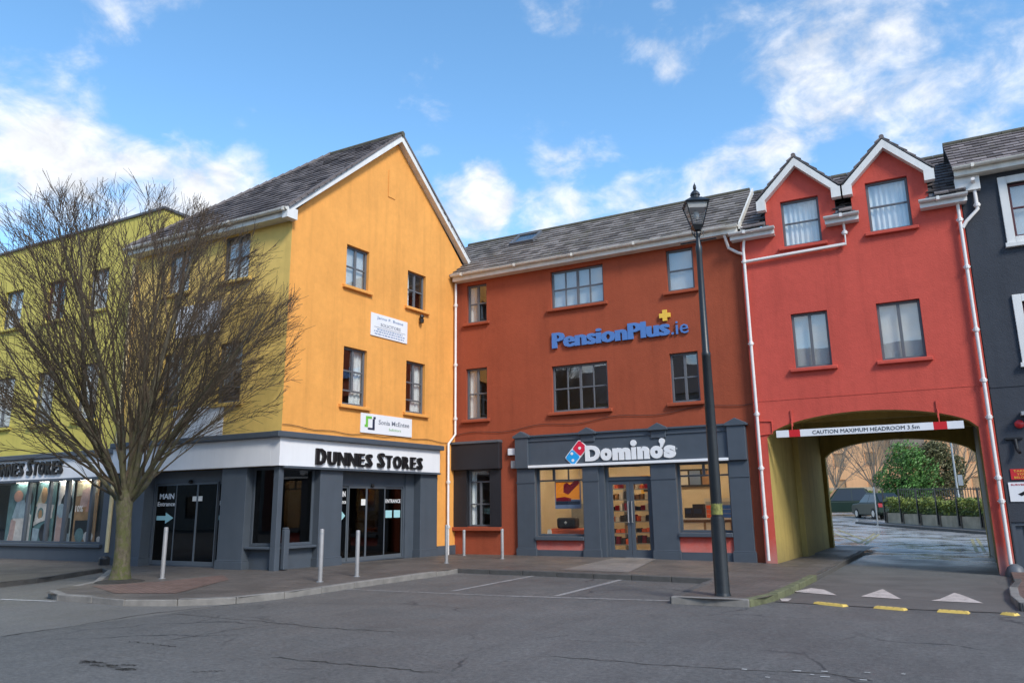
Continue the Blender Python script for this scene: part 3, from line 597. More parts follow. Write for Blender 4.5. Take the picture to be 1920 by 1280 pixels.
# shopfront at street level, round the corner
def pil(bld, fr, u0, u1, z0, z1, w1=.05, w0=-.34, base_h=.30, m='shop_grey', name='pilaster'):
    mb = MB(); mb.box(fr, u0, u1, z0, z1, w0, w1); p = part(name, mb, m, bld, bev=.008)
    if base_h: mb = MB(); mb.box(fr, u0-.03, u1+.03, z0, z0+base_h, w0+.02, w1+.03); mb.box(fr, u0-.018, u1+.018, z0+base_h, z0+base_h+.03, w0+.02, w1+.018); part('plinth', mb, m, p, bev=.008)
    return p
zb = -.02
gd = [FG.u(x, 1000) for x in (594, 637, 769, 785, 818)]
pil(gab, FG, gd[0], gd[1], zb, zf0); pil(gab, FG, gd[3], uR, zb, zf0)
yd = [FY.u(x, 1000) for x in (243, 267, 412, 459)]
pil(gab, FY, yd[2], yd[3], zb, zf0); pil(gab, FY, YW, yd[1], zb, zf0)
def shop_door(bld, fr, u0, u1, z0, z1, w, head, splits):
    """glazed sliding doors: frame, header, four leaves"""
    mb = MB(); mb.box(fr, u0, u1, z1-head, z1, w-.05, w+.03); mb.box(fr, u0, u0+.05, z0, z1-head, w-.05, w+.03); mb.box(fr, u1-.05, u1, z0, z1-head, w-.05, w+.03); mb.box(fr, u0+.05, u1-.05, z0, z0+.04, w-.05, w+.03)
    dr = part('entrance', mb, 'shop_grey', bld, bev=.005); us = [u0+.05]+splits+[u1-.05]; out = []
    for i in range(4):
        a, b = us[i], us[i+1]; wv = w-.028+(.035 if i in (1, 2) else 0); mb = MB(); t = .028
        mb.box(fr, a, a+t, z0+.042, z1-head-.002, wv-.018, wv+.018); mb.box(fr, b-t, b, z0+.042, z1-head-.002, wv-.018, wv+.018); mb.box(fr, a+t, b-t, z0+.042, z0+.13, wv-.018, wv+.018); mb.box(fr, a+t, b-t, z1-head-.05, z1-head-.002, wv-.018, wv+.018)
        lf_ = part('door_leaf', mb, 'door_alu', dr)
        mb = MB(); mb.box(fr, a+t, b-t, z0+.13, z1-head-.05, wv-.004, wv+.004); g_ = part('pane', mb, 'dark_glass', dr); out.append((a+t, b-t, wv+.006))
    mb = MB(); mb.lathe(fr.P((u0+u1)/2, z1-head+.02, w+.06), [(.0, -.05), (.05, -.03), (.06, .0), (.03, .05), (0, .055)], 10); part('door_sensor', mb, 'black_plastic', dr)
    return dr, out
dz0, dz1 = .10, zf0
dG, lvG = shop_door(gab, FG, gd[1]+.002, gd[2], dz0, dz1, -.26, .42, [FG.u(664, 1000), FG.u(698, 1000), FG.u(733, 1000)])
mb = MB(); mb.box(FG, gd[2], gd[3], zb, zf0, -.34, -.20); part('side_panel', mb, 'shop_grey', gab)
dY, lvY = shop_door(gab, FY, yd[1]+.002, yd[2]-.002, dz0, dz1, -.26, .30, [FY.u(309, 1000), FY.u(350, 1000), FY.u(388, 1000)])
# the corner bay: post, sills, low walls, windows
cu = FG.u(526.5, 950); cl = FY.u(513, 950)
mb = MB(); mb.prism([FY.P(cl, -.02, .05), FG.P(0, -.02, .05)+FY.n*.05, FG.P(cu, -.02, .05), FG.P(cu, -.02, -.06), FY.P(cl, -.02, -.06)], [FY.P(cl, zf0, .05), FG.P(0, zf0, .05)+FY.n*.05, FG.P(cu, zf0, .05), FG.P(cu, zf0, -.06), FY.P(cl, zf0, -.06)]); part('corner_post', mb, 'shop_grey', gab, bev=.01)
ce = FG.u(584, 950); cf = FY.u(474, 950)
for fr, a, b in ((FG, cu, gd[0]), (FY, yd[3], cl)):
    zsl = .62; mb = MB(); mb.box(fr, a+.001, b-.001, -.02, zsl-.06, -.30, -.14); mb.box(fr, a+.001, b-.001, -.02, .12, -.139, -.11); part('stall_riser', mb, 'shop_grey', gab)
    mb = MB(); mb.box(fr, a+.002, b-.002, zsl-.058, zsl, -.30, .02); part('sill', mb, 'shop_grey', gab, bev=.012)
    r = (a+.001, b-.001, zsl+.002, zf0-.001); window(gab, fr, r, [(1, 1)], 'shop_grey', 'none', 'shop_grey', .07, .16, False, 'dark_glass')
mb = MB(); mb.box(FG, cu+.02, cu+.17, .12, 1.0, .052, .16); mb.box(FG, cu+.03, cu+.16, 1.0, 1.05, .05, .14); part('utility_box', mb, 'shop_grey', gab, bev=.015)
# dark shop interior
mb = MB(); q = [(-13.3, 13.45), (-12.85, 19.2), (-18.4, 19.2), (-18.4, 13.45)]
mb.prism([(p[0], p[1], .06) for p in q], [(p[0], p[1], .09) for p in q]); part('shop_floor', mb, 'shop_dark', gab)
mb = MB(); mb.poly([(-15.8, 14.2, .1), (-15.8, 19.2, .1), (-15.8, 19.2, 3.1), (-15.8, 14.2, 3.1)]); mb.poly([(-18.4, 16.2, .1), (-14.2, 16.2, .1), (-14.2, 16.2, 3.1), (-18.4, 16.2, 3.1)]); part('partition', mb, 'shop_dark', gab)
# plinth and strip of orange wall beyond the shopfront
mb = MB(); mb.box(FG, uR+.05, FG.u(853, 1030), -.1, .36, .001, .03); part('wall_plinth', mb, 'shop_grey', gab)
# cornice over the shop fascia
for fr, a, b in ((FG, .0, uR), (FY, YW, .0)):
    mb = MB()
    if fr is FG: mb.box(fr, -.30, b+.06, ZS+.002, ZS+.14, .003, .26)
    else: mb.box(fr, a, b-.02, ZS+.002, ZS+.14, .003, .28)
    part('cornice', mb, 'shop_grey', gab, bev=.02)
# downpipe at the inner corner, jogging left low down
uc = (19.8-.12-13.13)/FG.d.y; c0 = FG.P(uc, 8.45, .10); zj = FG.z(853, 815); c1 = FG.P(uc, zj, .10); c2 = FG.P(FG.u(836, 832), FG.z(836, 832), .10); c3 = Vector((c2.x, c2.y, .08))
pipe(gab, [c0, c1, c2, c3], .038, 'pipe_white', [c0.lerp(c1, .15), c0.lerp(c1, .55), c0.lerp(c1, .9), c2.lerp(c3, .35), c2.lerp(c3, .75)])
# downpipe between the yellow front and the left-hand shop
p0 = FY.P(YW+.02, 8.3, .08); pipe(gab, [p0, Vector((p0.x, p0.y, .42))], .055, 'cream_pipe', [p0+Vector((0, 0, -2)), p0+Vector((0, 0, -5))])
mb = MB(); mb.lathe((p0.x, p0.y, .06), [(.16, 0), (.17, .20), (.15, .24), (.06, .26)], 12); part('pipe_shoe', mb, 'black_plastic', gab)
mb = MB(); mb.lathe(FG.P(FG.u(786, 600), FG.z(786, 600), .10), [(0, -.12), (.06, -.10), (.07, 0), (.04, .04), (.07, .07), (.05, .14), (0, .15)], 10); part('wall_lamp', mb, 'black_plastic', gab)
# cable sagging along the wall
cp_ = [FG.P(u_, 3.42-.10*math.sin(u_*.9)*.4-.012*u_+.02*math.sin(u_*5), .03) for u_ in [i*.25 for i in range(27)]]
mb = MB(); mb.tube(cp_, .008, 5); part('cable', mb, 'cable', gab)
# ------------------------------------------------------------------ the flat-roofed lime building on the left
lef = thing('flat_roofed_building', 'lime yellow flat-roofed building behind the bare tree, at left edge', 'building', (-25, 13.85, .1))
LU0 = -11.5; LU1 = FY.P(YW, 0).x-FL.O.x-.02; zpar = 10.28
hl = [FL.rect(11, 549, 36, 613), FL.rect(91, 530, 117, 597), FL.rect(170, 509, 198, 577), FL.rect(-14, 712, 17, 800), FL.rect(70, 700, 93, 793), FL.rect(151, 683, 177, 784)]
zl0, zl1, zls = FL.z(0, 1016), FL.z(0, 903), FL.z(0, 866)
sh = (LU0+.3, FL.u(194, 960), zl0, zl1)
part('lime_wall', wall_mb(FL, [(LU0, LU1, -.2, zpar)], hl, .16, plain=[sh]), 'lime_render', lef); part('shop_reveal', reveal_mb(FL, [sh], .16), 'shop_grey', lef)
mb = MB(); a = FL.P(LU0, 0).x; b = FL.P(LU1, 0).x
mb.poly([(b, 13.85, -.2), (b, 22, -.2), (b, 22, zpar), (b, 13.85, zpar)]); mb.poly([(a, 22, -.2), (b, 22, -.2), (b, 22, zpar), (a, 22, zpar)]); mb.poly([(a, 22, -.2), (a, 13.85, -.2), (a, 13.85, zpar), (a, 22, zpar)]); part('rear_wall', mb, 'lime_render', lef)
mb = MB(); mb.wbox(a, b, 14.2, 21.8, zpar-.5, zpar-.4); part('roof', mb, 'lead', lef)
mb = MB(); mb.box(FL, LU0-.05, LU1+.06, zpar, zpar+.08, -.3, .06); part('coping', mb, 'lead', lef, bev=.01)
mb = MB(); mb.wbox(b-.25, b+.06, 14.16, 22, zpar+.001, zpar+.079); part('coping', mb, 'lead', lef)
for z in (3.2, 6.2): mb = MB(); mb.wbox(a+.2, b-.1, 14.05, 21.8, z, z+.2); part('floor_slab', mb, 'room', lef)
for r, bk in zip(hl, ('curtain', 'sides', 'curtain', 'curtain', 'blind', 'half')): window(lef, FL, r, [(1, 2), (1, 2)], 'lime_render', bk, 'frame_maroon' if bk == 'sides' else 'frame_grey')
mb = MB(); us = [sh[0]]+[FL.u(x, 960) for x in (44, 84, 117, 164)]+[sh[1]]
mb.box(FL, sh[0], sh[1], zl1-.05, zl1, -.16, -.06); mb.box(FL, sh[0], sh[1], zl0, zl0+.05, -.16, -.06)
for i, u_ in enumerate(us):
    t = .05 if i != 3 else .08; ua, ub = max(u_-t, sh[0]), min(u_+t, sh[1]); mb.box(FL, ua, ub, zl0+.05, zl1-.05, -.155, -.055)
sw = part('shop_window', mb, 'shop_grey', lef, bev=.006)
for i in range(5): mb = MB(); mb.box(FL, us[i]+.05, us[i+1]-.05, zl0+.05, zl1-.05, -.114, -.106); part('pane', mb, 'shop_glass', sw)
mb = MB(); mb.box(FL, LU0, sh[1]+.15, zl0-.10, zl0-.002, .003, .13); part('sill', mb, 'shop_grey', lef, bev=.015)
mb = MB(); mb.box(FL, LU0, LU1-.05, -.1, zl0-.102, .003, .05); part('wall_plinth', mb, 'shop_grey', lef)
mb = MB(); mb.box(FL, sh[1]+.002, LU1-.05, zl0-.10, zl1, .003, .04); part('pilaster', mb, 'shop_grey', lef)
mb = MB(); mb.box(FL, LU0, LU1-.03, zls+.002, zls+.15, .003, .24); part('cornice', mb, 'shop_grey', lef, bev=.02)
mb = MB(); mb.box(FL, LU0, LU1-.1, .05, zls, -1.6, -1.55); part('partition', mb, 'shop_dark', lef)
mb = MB(); mb.box(FL, LU0+.2, LU1-.1, .05, zl0-.02, -1.54, -.165); part('display_deck', mb, 'shop_grey', lef)

for i in range(5): u_ = (us[i]+us[i+1])/2 if i else us[1]-.7; mb = MB(); mb.box(FL, u_-.30, u_+.30, zl1-.045, zl1-.02, -.30, -.19); part('display_lamp', mb, 'display_lamp', lef)
mb = MB(); mb.box(FL, LU0+.2, LU1-.1, zl1-.01, zl1+.03, -1.54, -.17); part('display_ceiling', mb, 'blind', lef)
# ------------------------------------------------------------------ the brick-red building in the middle
mid = thing('brick_red_building', 'brick red three storey building with grey pizza shopfront, between orange gable and arch', 'building', (-8, 19.8, .1))
MU = 9.0; zeR = 8.55
hr = [FR.rect(875.6, 536, 912.5, 601.6), FR.rect(1031.8, 510, 1132.4, 565), FR.rect(1247.2, 470, 1303, 540), FR.rect(873.8, 692, 913.5, 784), FR.rect(1034.2, 687, 1141.5, 765), FR.rect(1254.5, 663, 1314, 751)]
zstrip = FR.z(1100, 871)-.04           # underside of the shop sign's white strip
sL = FR.rect(1005, 877, 1098, 1005); sD = FR.rect(1133, 875, 1230, 1045); sR = FR.rect(1268, 872, 1376, 998); sK = FR.rect(877, 881, 921, 986)
sL = (sL[0], sL[1], sL[2], zstrip); sR = (sR[0], sR[1], sR[2], zstrip); sD = (sD[0], sD[1], .08, zstrip)
part('brick_red_wall', wall_mb(FR, [(0, MU, -.2, zeR)], hr, .16, plain=[sL, sR, sD, sK]), 'brick_red_render', mid); part('shop_reveal', reveal_mb(FR, [sL, sR, sD], .16), 'shop_grey', mid); part('shop_reveal', reveal_mb(FR, [sK], .16), 'shop_black', mid)
x0, x1 = FR.P(0, 0).x, FR.P(MU, 0).x
for r, rows, bk in zip(hr, ([(1, 2), (1, 2)], [(1, 4), (1, 4)], [(1, 1), (1, 1)], [(1, 2), (1, 2)], [(1, 4), (1, 4)], [(1, 2), (1, 2)]), ('half', 'blind', 'blind', 'half', 'room', 'room')):
    window(mid, FR, r, rows, 'brick_red_render', bk)
mb = MB(); mb.poly([(x0, 27.6, -.2), (x1, 27.6, -.2), (x1, 27.6, zeR), (x0, 27.6, zeR)]); mb.poly([(x0+.02, 19.82, -.2), (x0+.02, 27.6, -.2), (x0+.02, 27.6, zeR), (x0+.02, 19.82, zeR)]); mb.poly([(x1, 19.8, 3.9), (x1, 27.6, 3.9), (x1, 27.6, zeR), (x1, 19.8, zeR)]); part('rear_wall', mb, 'back_render', mid)
for z in (3.45, 6.1): mb = MB(); mb.wbox(x0+.05, x1-.05, 20.0, 27.5, z, z+.2); part('floor_slab', mb, 'room_warm', mid)
mb = MB(); mb.wbox(x0+.05, x1-.05, 24.0, 24.1, 3.66, 8.5); part('partition', mb, 'room_warm', mid)
mb = MB(); mb.wbox(x0+.05, x1-.05, 20.0, 27.5, zeR-.1, zeR-.02); part('top_ceiling', mb, 'room', mid)
# roof
slope = math.tan(math.radians(37)); Ye, Ze = 19.8-.32, zeR+.12
def ridge_hit(x, y, Ye, Ze, slope): d = ray(x, y); t = (Ze-Ye*slope-CAM_H)/(d.z-slope*d.y); return Vector((0, 0, CAM_H))+d*t
rh = ridge_hit(1140, 410, Ye, Ze, slope); RY = rh.y
def simple_roof(bld, x0, x1, Ye, Ze, RY, slope, m, tw=.30, th=.25, ridge=True, cuts=()):
    RZ = Ze+(RY-Ye)*slope; lv = math.hypot(RY-Ye, RZ-Ze); mb = MB()
    xx = [x0]+[v for c in cuts for v in c[:2]]+[x1]
    for i in range(len(xx)-1):
        yb = cuts[i//2][2] if i % 2 else Ye; zb_ = Ze+(yb-Ye)*slope; mb.poly([(xx[i], yb, zb_-.02), (xx[i+1], yb, zb_-.02), (xx[i+1], RY, RZ-.02), (xx[i], RY, RZ-.02)])
    mb.poly([(x0, RY, RZ-.02), (x1, RY, RZ-.02), (x1, 2*RY-Ye, Ze-.02), (x0, 2*RY-Ye, Ze-.02)])
    rf = part('roof', mb, 'lead', bld); mb = MB(); tiles(mb, (x0, Ye, Ze), (1, 0, 0), (0, RY-Ye, RZ-Ze), lambda u, v: not any(c[0]-.05 < x0+u < c[1]+.05 and Ye+v/lv*(RY-Ye) < c[2] for c in cuts), x1-x0, lv, tw, th); tag(part('roof_tiles', mb, m, rf), None, None, kind='stuff')
    if ridge:
        k = x0
        while k < x1-.05: mb = MB(); mb.tube([(k, RY, RZ), (min(k+.42, x1), RY, RZ)], .09, 8); part('ridge_tile', mb, 'ridge_tile', rf); k += .43
    return rf, RZ
rf, RZ = simple_roof(mid, x0-.9, x1+.02, Ye, Ze, RY, slope, 'tile_grey')
c = ridge_hit(987, 451, Ye, Ze, slope); V = Vector((0, 1, slope)).normalized(); U = Vector((1, 0, 0)); N = U.cross(V); mb = MB()
for (a, b, c_, d_) in ((-.45, .45, -.45, -.37), (-.45, .45, .37, .45), (-.45, -.37, -.37, .37), (.37, .45, -.37, .37)): mb.hexa([c+U*p+V*q+N*n_ for n_ in (.02, .13) for p, q in ((a, c_), (b, c_), (b, d_), (a, d_))])
sk = part('skylight', mb, 'frame_grey', rf); mb = MB(); mb.hexa([c+U*p+V*q+N*n_ for n_ in (.09, .10) for p, q in ((-.37, -.37), (.37, -.37), (.37, .37), (-.37, .37))]); part('skylight_pane', mb, 'glass', rf)
mb = MB(); e_ = Vector((x1+.03, Ye, Ze)); f_ = Vector((x1+.03, RY, RZ)); mb.prism([e_+Vector((0, 0, -.12)), f_+Vector((0, 0, -.12)), f_+Vector((0, 0, .05)), e_+Vector((0, 0, .05))], [e_+Vector((.05, 0, -.12)), f_+Vector((.05, 0, -.12)), f_+Vector((.05, 0, .05)), e_+Vector((.05, 0, .05))]); part('verge_strip', mb, 'cream_upvc', rf)
gutter(mid, FR, .05, MU+.02, zeR+.10, .30)
# dark little shop window on the left
dk = FR.rect(848, 878, 941, 993); mb = MB()
mb.box(FR, dk[0]+.02, sK[0], sK[2]-.02, sK[3], .004, .07); mb.box(FR, sK[1], dk[1], sK[2]-.02, sK[3], .004, .07); part('dark_surround', mb, 'shop_black', mid)
mb = MB(); mb.box(FR, dk[0]+.01, dk[1]+.04, sK[3]+.001, FR.z(890, 832), .004, .20); sb = part('shutter_box', mb, 'shop_black', mid, bev=.015)
mb = MB(); mb.box(FR, dk[0], dk[1]+.05, FR.z(890, 832)+.001, FR.z(890, 832)+.07, .004, .24); part('box_flashing', mb, 'lead', sb)
mb = MB(); mb.box(FR, dk[0], dk[1]+.02, sK[2]-.13, sK[2]-.022, .004, .14); part('sill', mb, 'brick_red_render', mid, bev=.012)
window(mid, FR, sK, [(.2, 1), (.42, 2), (.38, 2)], 'shop_black', 'sides', 'frame_grey', .045, .10, False, 'shop_glass')
for (x, y, wd, ht) in ((962, 847, .26, .20), (965, 871, .16, .22)): u_, z_ = FR.uz(x, y); mb = MB(); mb.box(FR, u_-wd/2, u_+wd/2, z_-ht/2, z_+ht/2, .003, .11); part('alarm_box', mb, 'sign_white' if y < 860 else 'galv', mid, bev=.02)
# the pizza shopfront
zF0, zF1 = zstrip, FR.z(1100, 814)
fu0, fu1 = FR.u(971, 850), FR.u(1402, 840)
mb = MB(); mb.box(FR, fu0+.3, fu1-.3, zF0+.075, zF1, .004, .12); part('fascia', mb, 'shop_grey', mid, bev=.01)
mb = MB(); mb.box(FR, fu0+.3, fu1-.3, zF1-.13, zF1-.10, .121, .15); mb.box(FR, fu0+.3, fu1-.3, zF1+.001, zF1+.05, .004, .17); part('fascia_moulding', mb, 'shop_grey', mid)
def cap(u0, u1, z0, z1, big):
    um = (u0+u1)/2; mb = MB(); mb.box(FR, u0, u1, z0, z1, .004, .20 if big else .16)
    h = .20; mb.prism([FR.P(u0-.06, z1+.001, .24), FR.P(u1+.06, z1+.001, .24), FR.P(u1+.06, z1+.06, .24), FR.P(um, z1+h, .24), FR.P(u0-.06, z1+.06, .24)], [FR.P(u0-.06, z1+.001, .004), FR.P(u1+.06, z1+.001, .004), FR.P(u1+.06, z1+.06, .004), FR.P(um, z1+h, .004), FR.P(u0-.06, z1+.06, .004)])
    part('console', mb, 'shop_grey', mid, bev=.012)
cap(fu0, fu0+.42, zF0, zF1-.02, True); cap(fu1-.46, fu1, zF0, zF1-.02, True)
for x, y in ((1106, 825), (1238, 820)): u_ = FR.u(x, y); cap(u_-.22, u_+.20, zF1-.22, zF1-.02, False)
pu = [(FR.u(973, 950), sL[0]-.001), (sL[1]+.001, FR.u(1126, 950)), (sD[1]+.001, sR[0]-.001), (sR[1]+.001, FR.u(1411, 950))]
for a, b in pu:
    p = pil(mid, FR, a, b, -.06, zF0-.002, .11, .004, .34); mb = MB(); mb.box(FR, a-.015, b+.015, zF0-.42, zF0-.39, .111, .125); part('band', mb, 'shop_grey', p)
for (r, x_) in ((sL, 0), (sR, 1)):
    mb = MB(); mb.box(FR, r[0]+.001, r[1]-.001, r[2]-.11, r[2]-.002, .004, .16); part('sill', mb, 'shop_grey', mid, bev=.015)
    mb = MB(); mb.box(FR, r[0]+.002, r[1]-.002, .26, r[2]-.112, .004, .05); part('stall_riser', mb, 'red_render', mid)
    mb = MB(); mb.box(FR, r[0]+.002, r[1]-.002, -.06, .258, .004, .07); part('wall_plinth', mb, 'shop_grey', mid)
    window(mid, FR, r, [(.17, 2), (.83, 1)] if x_ else [(.17, 3), (.83, 1)], 'shop_grey', 'none', 'shop_grey', .06, .10, False, 'shop_glass')
# double door with a transom light
a, b, c, d = sD; zt = FR.z(1180, 896); mb = MB()
mb.box(FR, a, a+.07, c, d, -.17, -.07); mb.box(FR, b-.07, b, c, d, -.17, -.07); mb.box(FR, a+.07, b-.07, zt-.05, zt+.05, -.17, -.07); mb.box(FR, a+.07, b-.07, d-.05, d, -.17, -.07); mb.box(FR, a-.2, a-.001, c, d, -.16, .05)
dr = part('door', mb, 'shop_grey', mid, bev=.005)
mb = MB(); mb.box(FR, a+.07, b-.07, zt+.05, d-.05, -.125, -.117); part('pane', mb, 'shop_glass', dr)
m_ = (a+b)/2
for (p, q, s_) in ((a+.072, m_-.004, 1), (m_+.004, b-.072, -1)):
    mb = MB(); t = .10; z0, z1 = c+.01, zt-.052
    mb.box(FR, p, p+t, z0, z1, -.145, -.10); mb.box(FR, q-t, q, z0, z1, -.145, -.10); mb.box(FR, p+t, q-t, z0, z0+.20, -.145, -.10); mb.box(FR, p+t, q-t, z1-.11, z1, -.145, -.10); lf_ = part('door_leaf', mb, 'shop_grey', dr, bev=.004)
    mb = MB(); mb.box(FR, p+t, q-t, z0+.20, z1-.11, -.126, -.119); part('pane', mb, 'shop_glass', dr)
    hu = q-.05 if s_ > 0 else p+.05; mb = MB(); mb.tube([FR.P(hu, 1.0, -.095), FR.P(hu, 1.0, -.05), FR.P(hu, 1.55, -.05), FR.P(hu, 1.55, -.095)], .014, 8); part('handle', mb, 'steel', dr)
mb = MB(); mb.box(FR, a, b, .04, .09, -.2, .06); part('threshold', mb, 'steel', dr)
# inside the pizza shop
ix0, ix1, iy0, iy1 = FR.P(sL[0]-.5, 0).x, FR.P(sR[1]+.35, 0).x, 19.99, 24.2
mb = MB(); mb.wbox(ix0, ix1, iy0, iy1, .05, .08); part('shop_floor', mb, 'room_warm', mid)
mb = MB(); mb.poly([(ix0, iy0, .08), (ix0, iy1, .08), (ix0, iy1, 3.0), (ix0, iy0, 3.0)]); mb.poly([(ix1, iy0, .08), (ix1, iy1, .08), (ix1, iy1, 3.0), (ix1, iy0, 3.0)]); mb.poly([(ix0, iy1, .08), (ix1, iy1, .08), (ix1, iy1, 3.0), (ix0, iy1, 3.0)]); part('shop_interior_wall', mb, 'room_warm', mid)
mb = MB(); mb.wbox(ix0, ix1, iy0, iy1, 2.98, 3.02); part('shop_ceiling', mb, 'room_warm', mid)
for k in range(4):
    x = ix0+.9+k*1.55; mb = MB(); mb.wbox(x-.3, x+.3, 20.5, 20.9, 2.94, 2.975); part('ceiling_light', mb, 'shop_light', mid)
    mb = MB(); mb.wbox(x-.3, x+.3, 22.9, 23.2, 2.94, 2.975); part('ceiling_light', mb, 'shop_light', mid)
mat('wood', (.30, .16, .07), .5, .2, 6); mat('orange_box', (.75, .12, .03), .6, .1, 4); mat('dark_stuff', (.03, .022, .02), .5, .2, 8); mat('pale_stuff', (.6, .56, .48), .6, .1, 4); mat('blue_stuff', (.03, .12, .40), .5, .05); mat('poster_blue', (.16, .22, .34), .5, .1)
RX = lambda x, y=950: FR.P(FR.u(x, y), 0).x
def inside_thing(name, label, cat, x, y, z, build, grp=None):
    d = ray(x, 950); x = d.x/d.y*y; o = thing(name, label, cat, (x, y, z), grp); build(o, x, y, z); return o
def counter(o, x, y, z):
    mb = MB(); mb.wbox(x-1.5, x+1.5, y, y+.5, z, z+.95); part('cabinet', mb, 'wood', o); mb = MB(); mb.wbox(x-1.55, x+1.55, y-.06, y+.55, z+.951, z+1.0); part('worktop', mb, 'pale_stuff', o)
    for k in range(4): mb = MB(); mb.wbox(x-1.45+k*.74, x-.78+k*.74, y-.015, y-.001, z+.08, z+.88); part('panel', mb, 'room_warm', o)
inside_thing('serving_counter', 'wooden serving counter seen through the right window of the pizza shop', 'counter', 1320, 21.6, .08, counter)
for i, (x, c_, dx_) in enumerate(((1290, 'dark_stuff', .22), (1308, 'dark_stuff', .3), (1338, 'orange_box', .42), (1362, 'blue_stuff', .36))):
    def bx(o, x, y, z, c_=c_, dx_=dx_, i=i):
        n_ = 3 if i > 1 else 1
        for k in range(n_): mb = MB(); mb.wbox(x-dx_/2, x+dx_/2, y, y+.3, z+k*.12, z+k*.12+(.105 if i > 1 else .28+.1*i)); part('box' if i > 1 else 'body', mb, c_, o, bev=.01)
        if i < 2: mb = MB(); mb.wbox(x-dx_*.35, x+dx_*.35, y-.01, y-.001, z+.12, z+.25); part('screen', mb, 'logo_navy', o)
    inside_thing(['till', 'till', 'box_pile', 'box_pile'][i], ['small black till on the serving counter, nearest the door', 'large black till on the serving counter beside the small one', 'pile of orange boxes on the serving counter', 'pile of blue boxes at the right end of the serving counter'][i], ['till', 'till', 'boxes', 'boxes'][i], x, 21.7, 1.081, bx)
def lowtable(o, x, y, z):
    mb = MB(); mb.wbox(x-.8, x+.8, y, y+.5, z+.38, z+.44); part('tabletop', mb, 'wood', o)
    for a_ in (-.75, .70):
        for b_ in (.02, .43): mb = MB(); mb.wbox(x+a_, x+a_+.05, y+b_, y+b_+.05, z, z+.38); part('leg', mb, 'wood', o)
inside_thing('window_table', 'low table behind the left window of the pizza shop', 'table', 1056, 20.35, .08, lowtable)
def bags(o, x, y, z):
    mb = MB(); mb.wbox(x-.55, x+.75, y+.02, y+.42, z, z+.30); b_ = part('bag_body', mb, 'orange_box', o, bev=.05); mb = MB(); mb.wbox(x-.3, x+.3, y-.01, y+.015, z+.02, z+.14); part('bag_strap', mb, 'dark_stuff', o)
inside_thing('delivery_bag', 'long orange delivery bag on the low table in the left window', 'bag', 1062, 20.38, .521, bags)
def bag2(o, x, y, z):
    mb = MB(); mb.wbox(x-.3, x+.3, y, y+.34, z, z+.30); part('bag_body', mb, 'dark_stuff', o, bev=.06); mb = MB(); mb.lathe((x, y-.012, z+.16), [(.0, -.05), (.05, 0), (0, .05)], 8); part('badge', mb, 'paper', o)
inside_thing('delivery_bag', 'dark brown delivery bag lying on the orange bag in the left window', 'bag', 1060, 20.42, .825, bag2)
def warn(o, x, y, z):
    mb = MB(); mb.prism([(x-.13, y, z), (x+.13, y, z), (x+.05, y+.1, z+.72), (x-.05, y+.1, z+.72)], [(x-.13, y+.03, z), (x+.13, y+.03, z), (x+.05, y+.12, z+.72), (x-.05, y+.12, z+.72)]); part('front_board', mb, 'pale_stuff', o)
    mb = MB(); mb.prism([(x-.13, y+.26, z), (x+.13, y+.26, z), (x+.05, y+.125, z+.7), (x-.05, y+.125, z+.7)], [(x-.13, y+.29, z), (x+.13, y+.29, z), (x+.05, y+.145, z+.7), (x-.05, y+.145, z+.7)]); part('back_board', mb, 'pale_stuff', o)
inside_thing('floor_board', 'white folding floor board standing in the left window of the pizza shop', 'floor sign', 1026, 20.2, .08, warn)
def rack(o, x, y, z):
    for a_ in (-.5, .5):
        mb = MB(); mb.wbox(x+a_-.03, x+a_+.03, y, y+.35, z, z+1.95); part('upright', mb, 'galv', o)
    for k in range(6): mb = MB(); mb.wbox(x-.469, x+.469, y+.01, y+.34, z+.2+k*.33, z+.23+k*.33); part('shelf', mb, 'galv', o)
    rn = random.Random(5)
    for k in range(6):
        for i in range(6):
            w_ = rn.uniform(.08, .13); h_ = rn.uniform(.10, .24); mb = MB(); mb.wbox(x-.44+i*.15, x-.44+i*.15+w_, y+.03, y+.25, z+.231+k*.33, z+.231+k*.33+h_); part('packet', mb, rn.choice(['dark_stuff', 'orange_box', 'pale_stuff', 'poster_wine', 'wood']), o)
inside_thing('storage_rack', 'metal rack of packets seen through the left leaf of the glass door', 'rack', 1152, 22.2, .08, rack)
inside_thing('storage_rack', 'metal rack of packets seen through the right leaf of the glass door', 'rack', 1200, 23.0, .08, rack)
def pic(o, x, y, z):
    mb = MB(); mb.wbox(x-.24, x+.24, y, y+.04, z+.1, z+.7); part('frame', mb, 'sign_yellow', o); mb = MB(); mb.wbox(x-.16, x+.16, y-.01, y-.001, z+.18, z+.62); part('print', mb, 'dark_stuff', o)
inside_thing('framed_menu', 'yellow framed menu on the back wall, seen through the glass door', 'picture', 1217, 24.12, 1.7, pic)
def menu(o, x, y, z):
    mb = MB(); mb.wbox(x-.62, x+.62, y, y+.05, z, z+.55); part('casing', mb, 'dark_stuff', o)
    for k in range(3): mb = MB(); mb.wbox(x-.56+k*.40, x-.22+k*.40, y-.008, y-.001, z+.06, z+.49); part('menu_panel', mb, ('pale_stuff', 'poster_blue', 'wood')[k], o)
inside_thing('menu_board', 'dark menu board high on the back wall, seen through the right window', 'menu board', 1306, 24.1, 2.0, menu)
inside_thing('menu_board', 'dark menu board high on the back wall, seen through the left window', 'menu board', 1022, 24.1, 2.0, menu)
def cab(o, x, y, z):
    mb = MB(); mb.wbox(x-.5, x+.5, y, y+.5, z, z+1.55); part('cabinet', mb, 'pale_stuff', o); mb = MB(); mb.wbox(x-.46, x+.46, y-.012, y-.001, z+.1, z+1.45); part('door_panel', mb, 'galv', o); mb = MB(); mb.wbox(x+.38, x+.41, y-.04, y-.013, z+.6, z+1.0); part('handle', mb, 'dark_stuff', o)
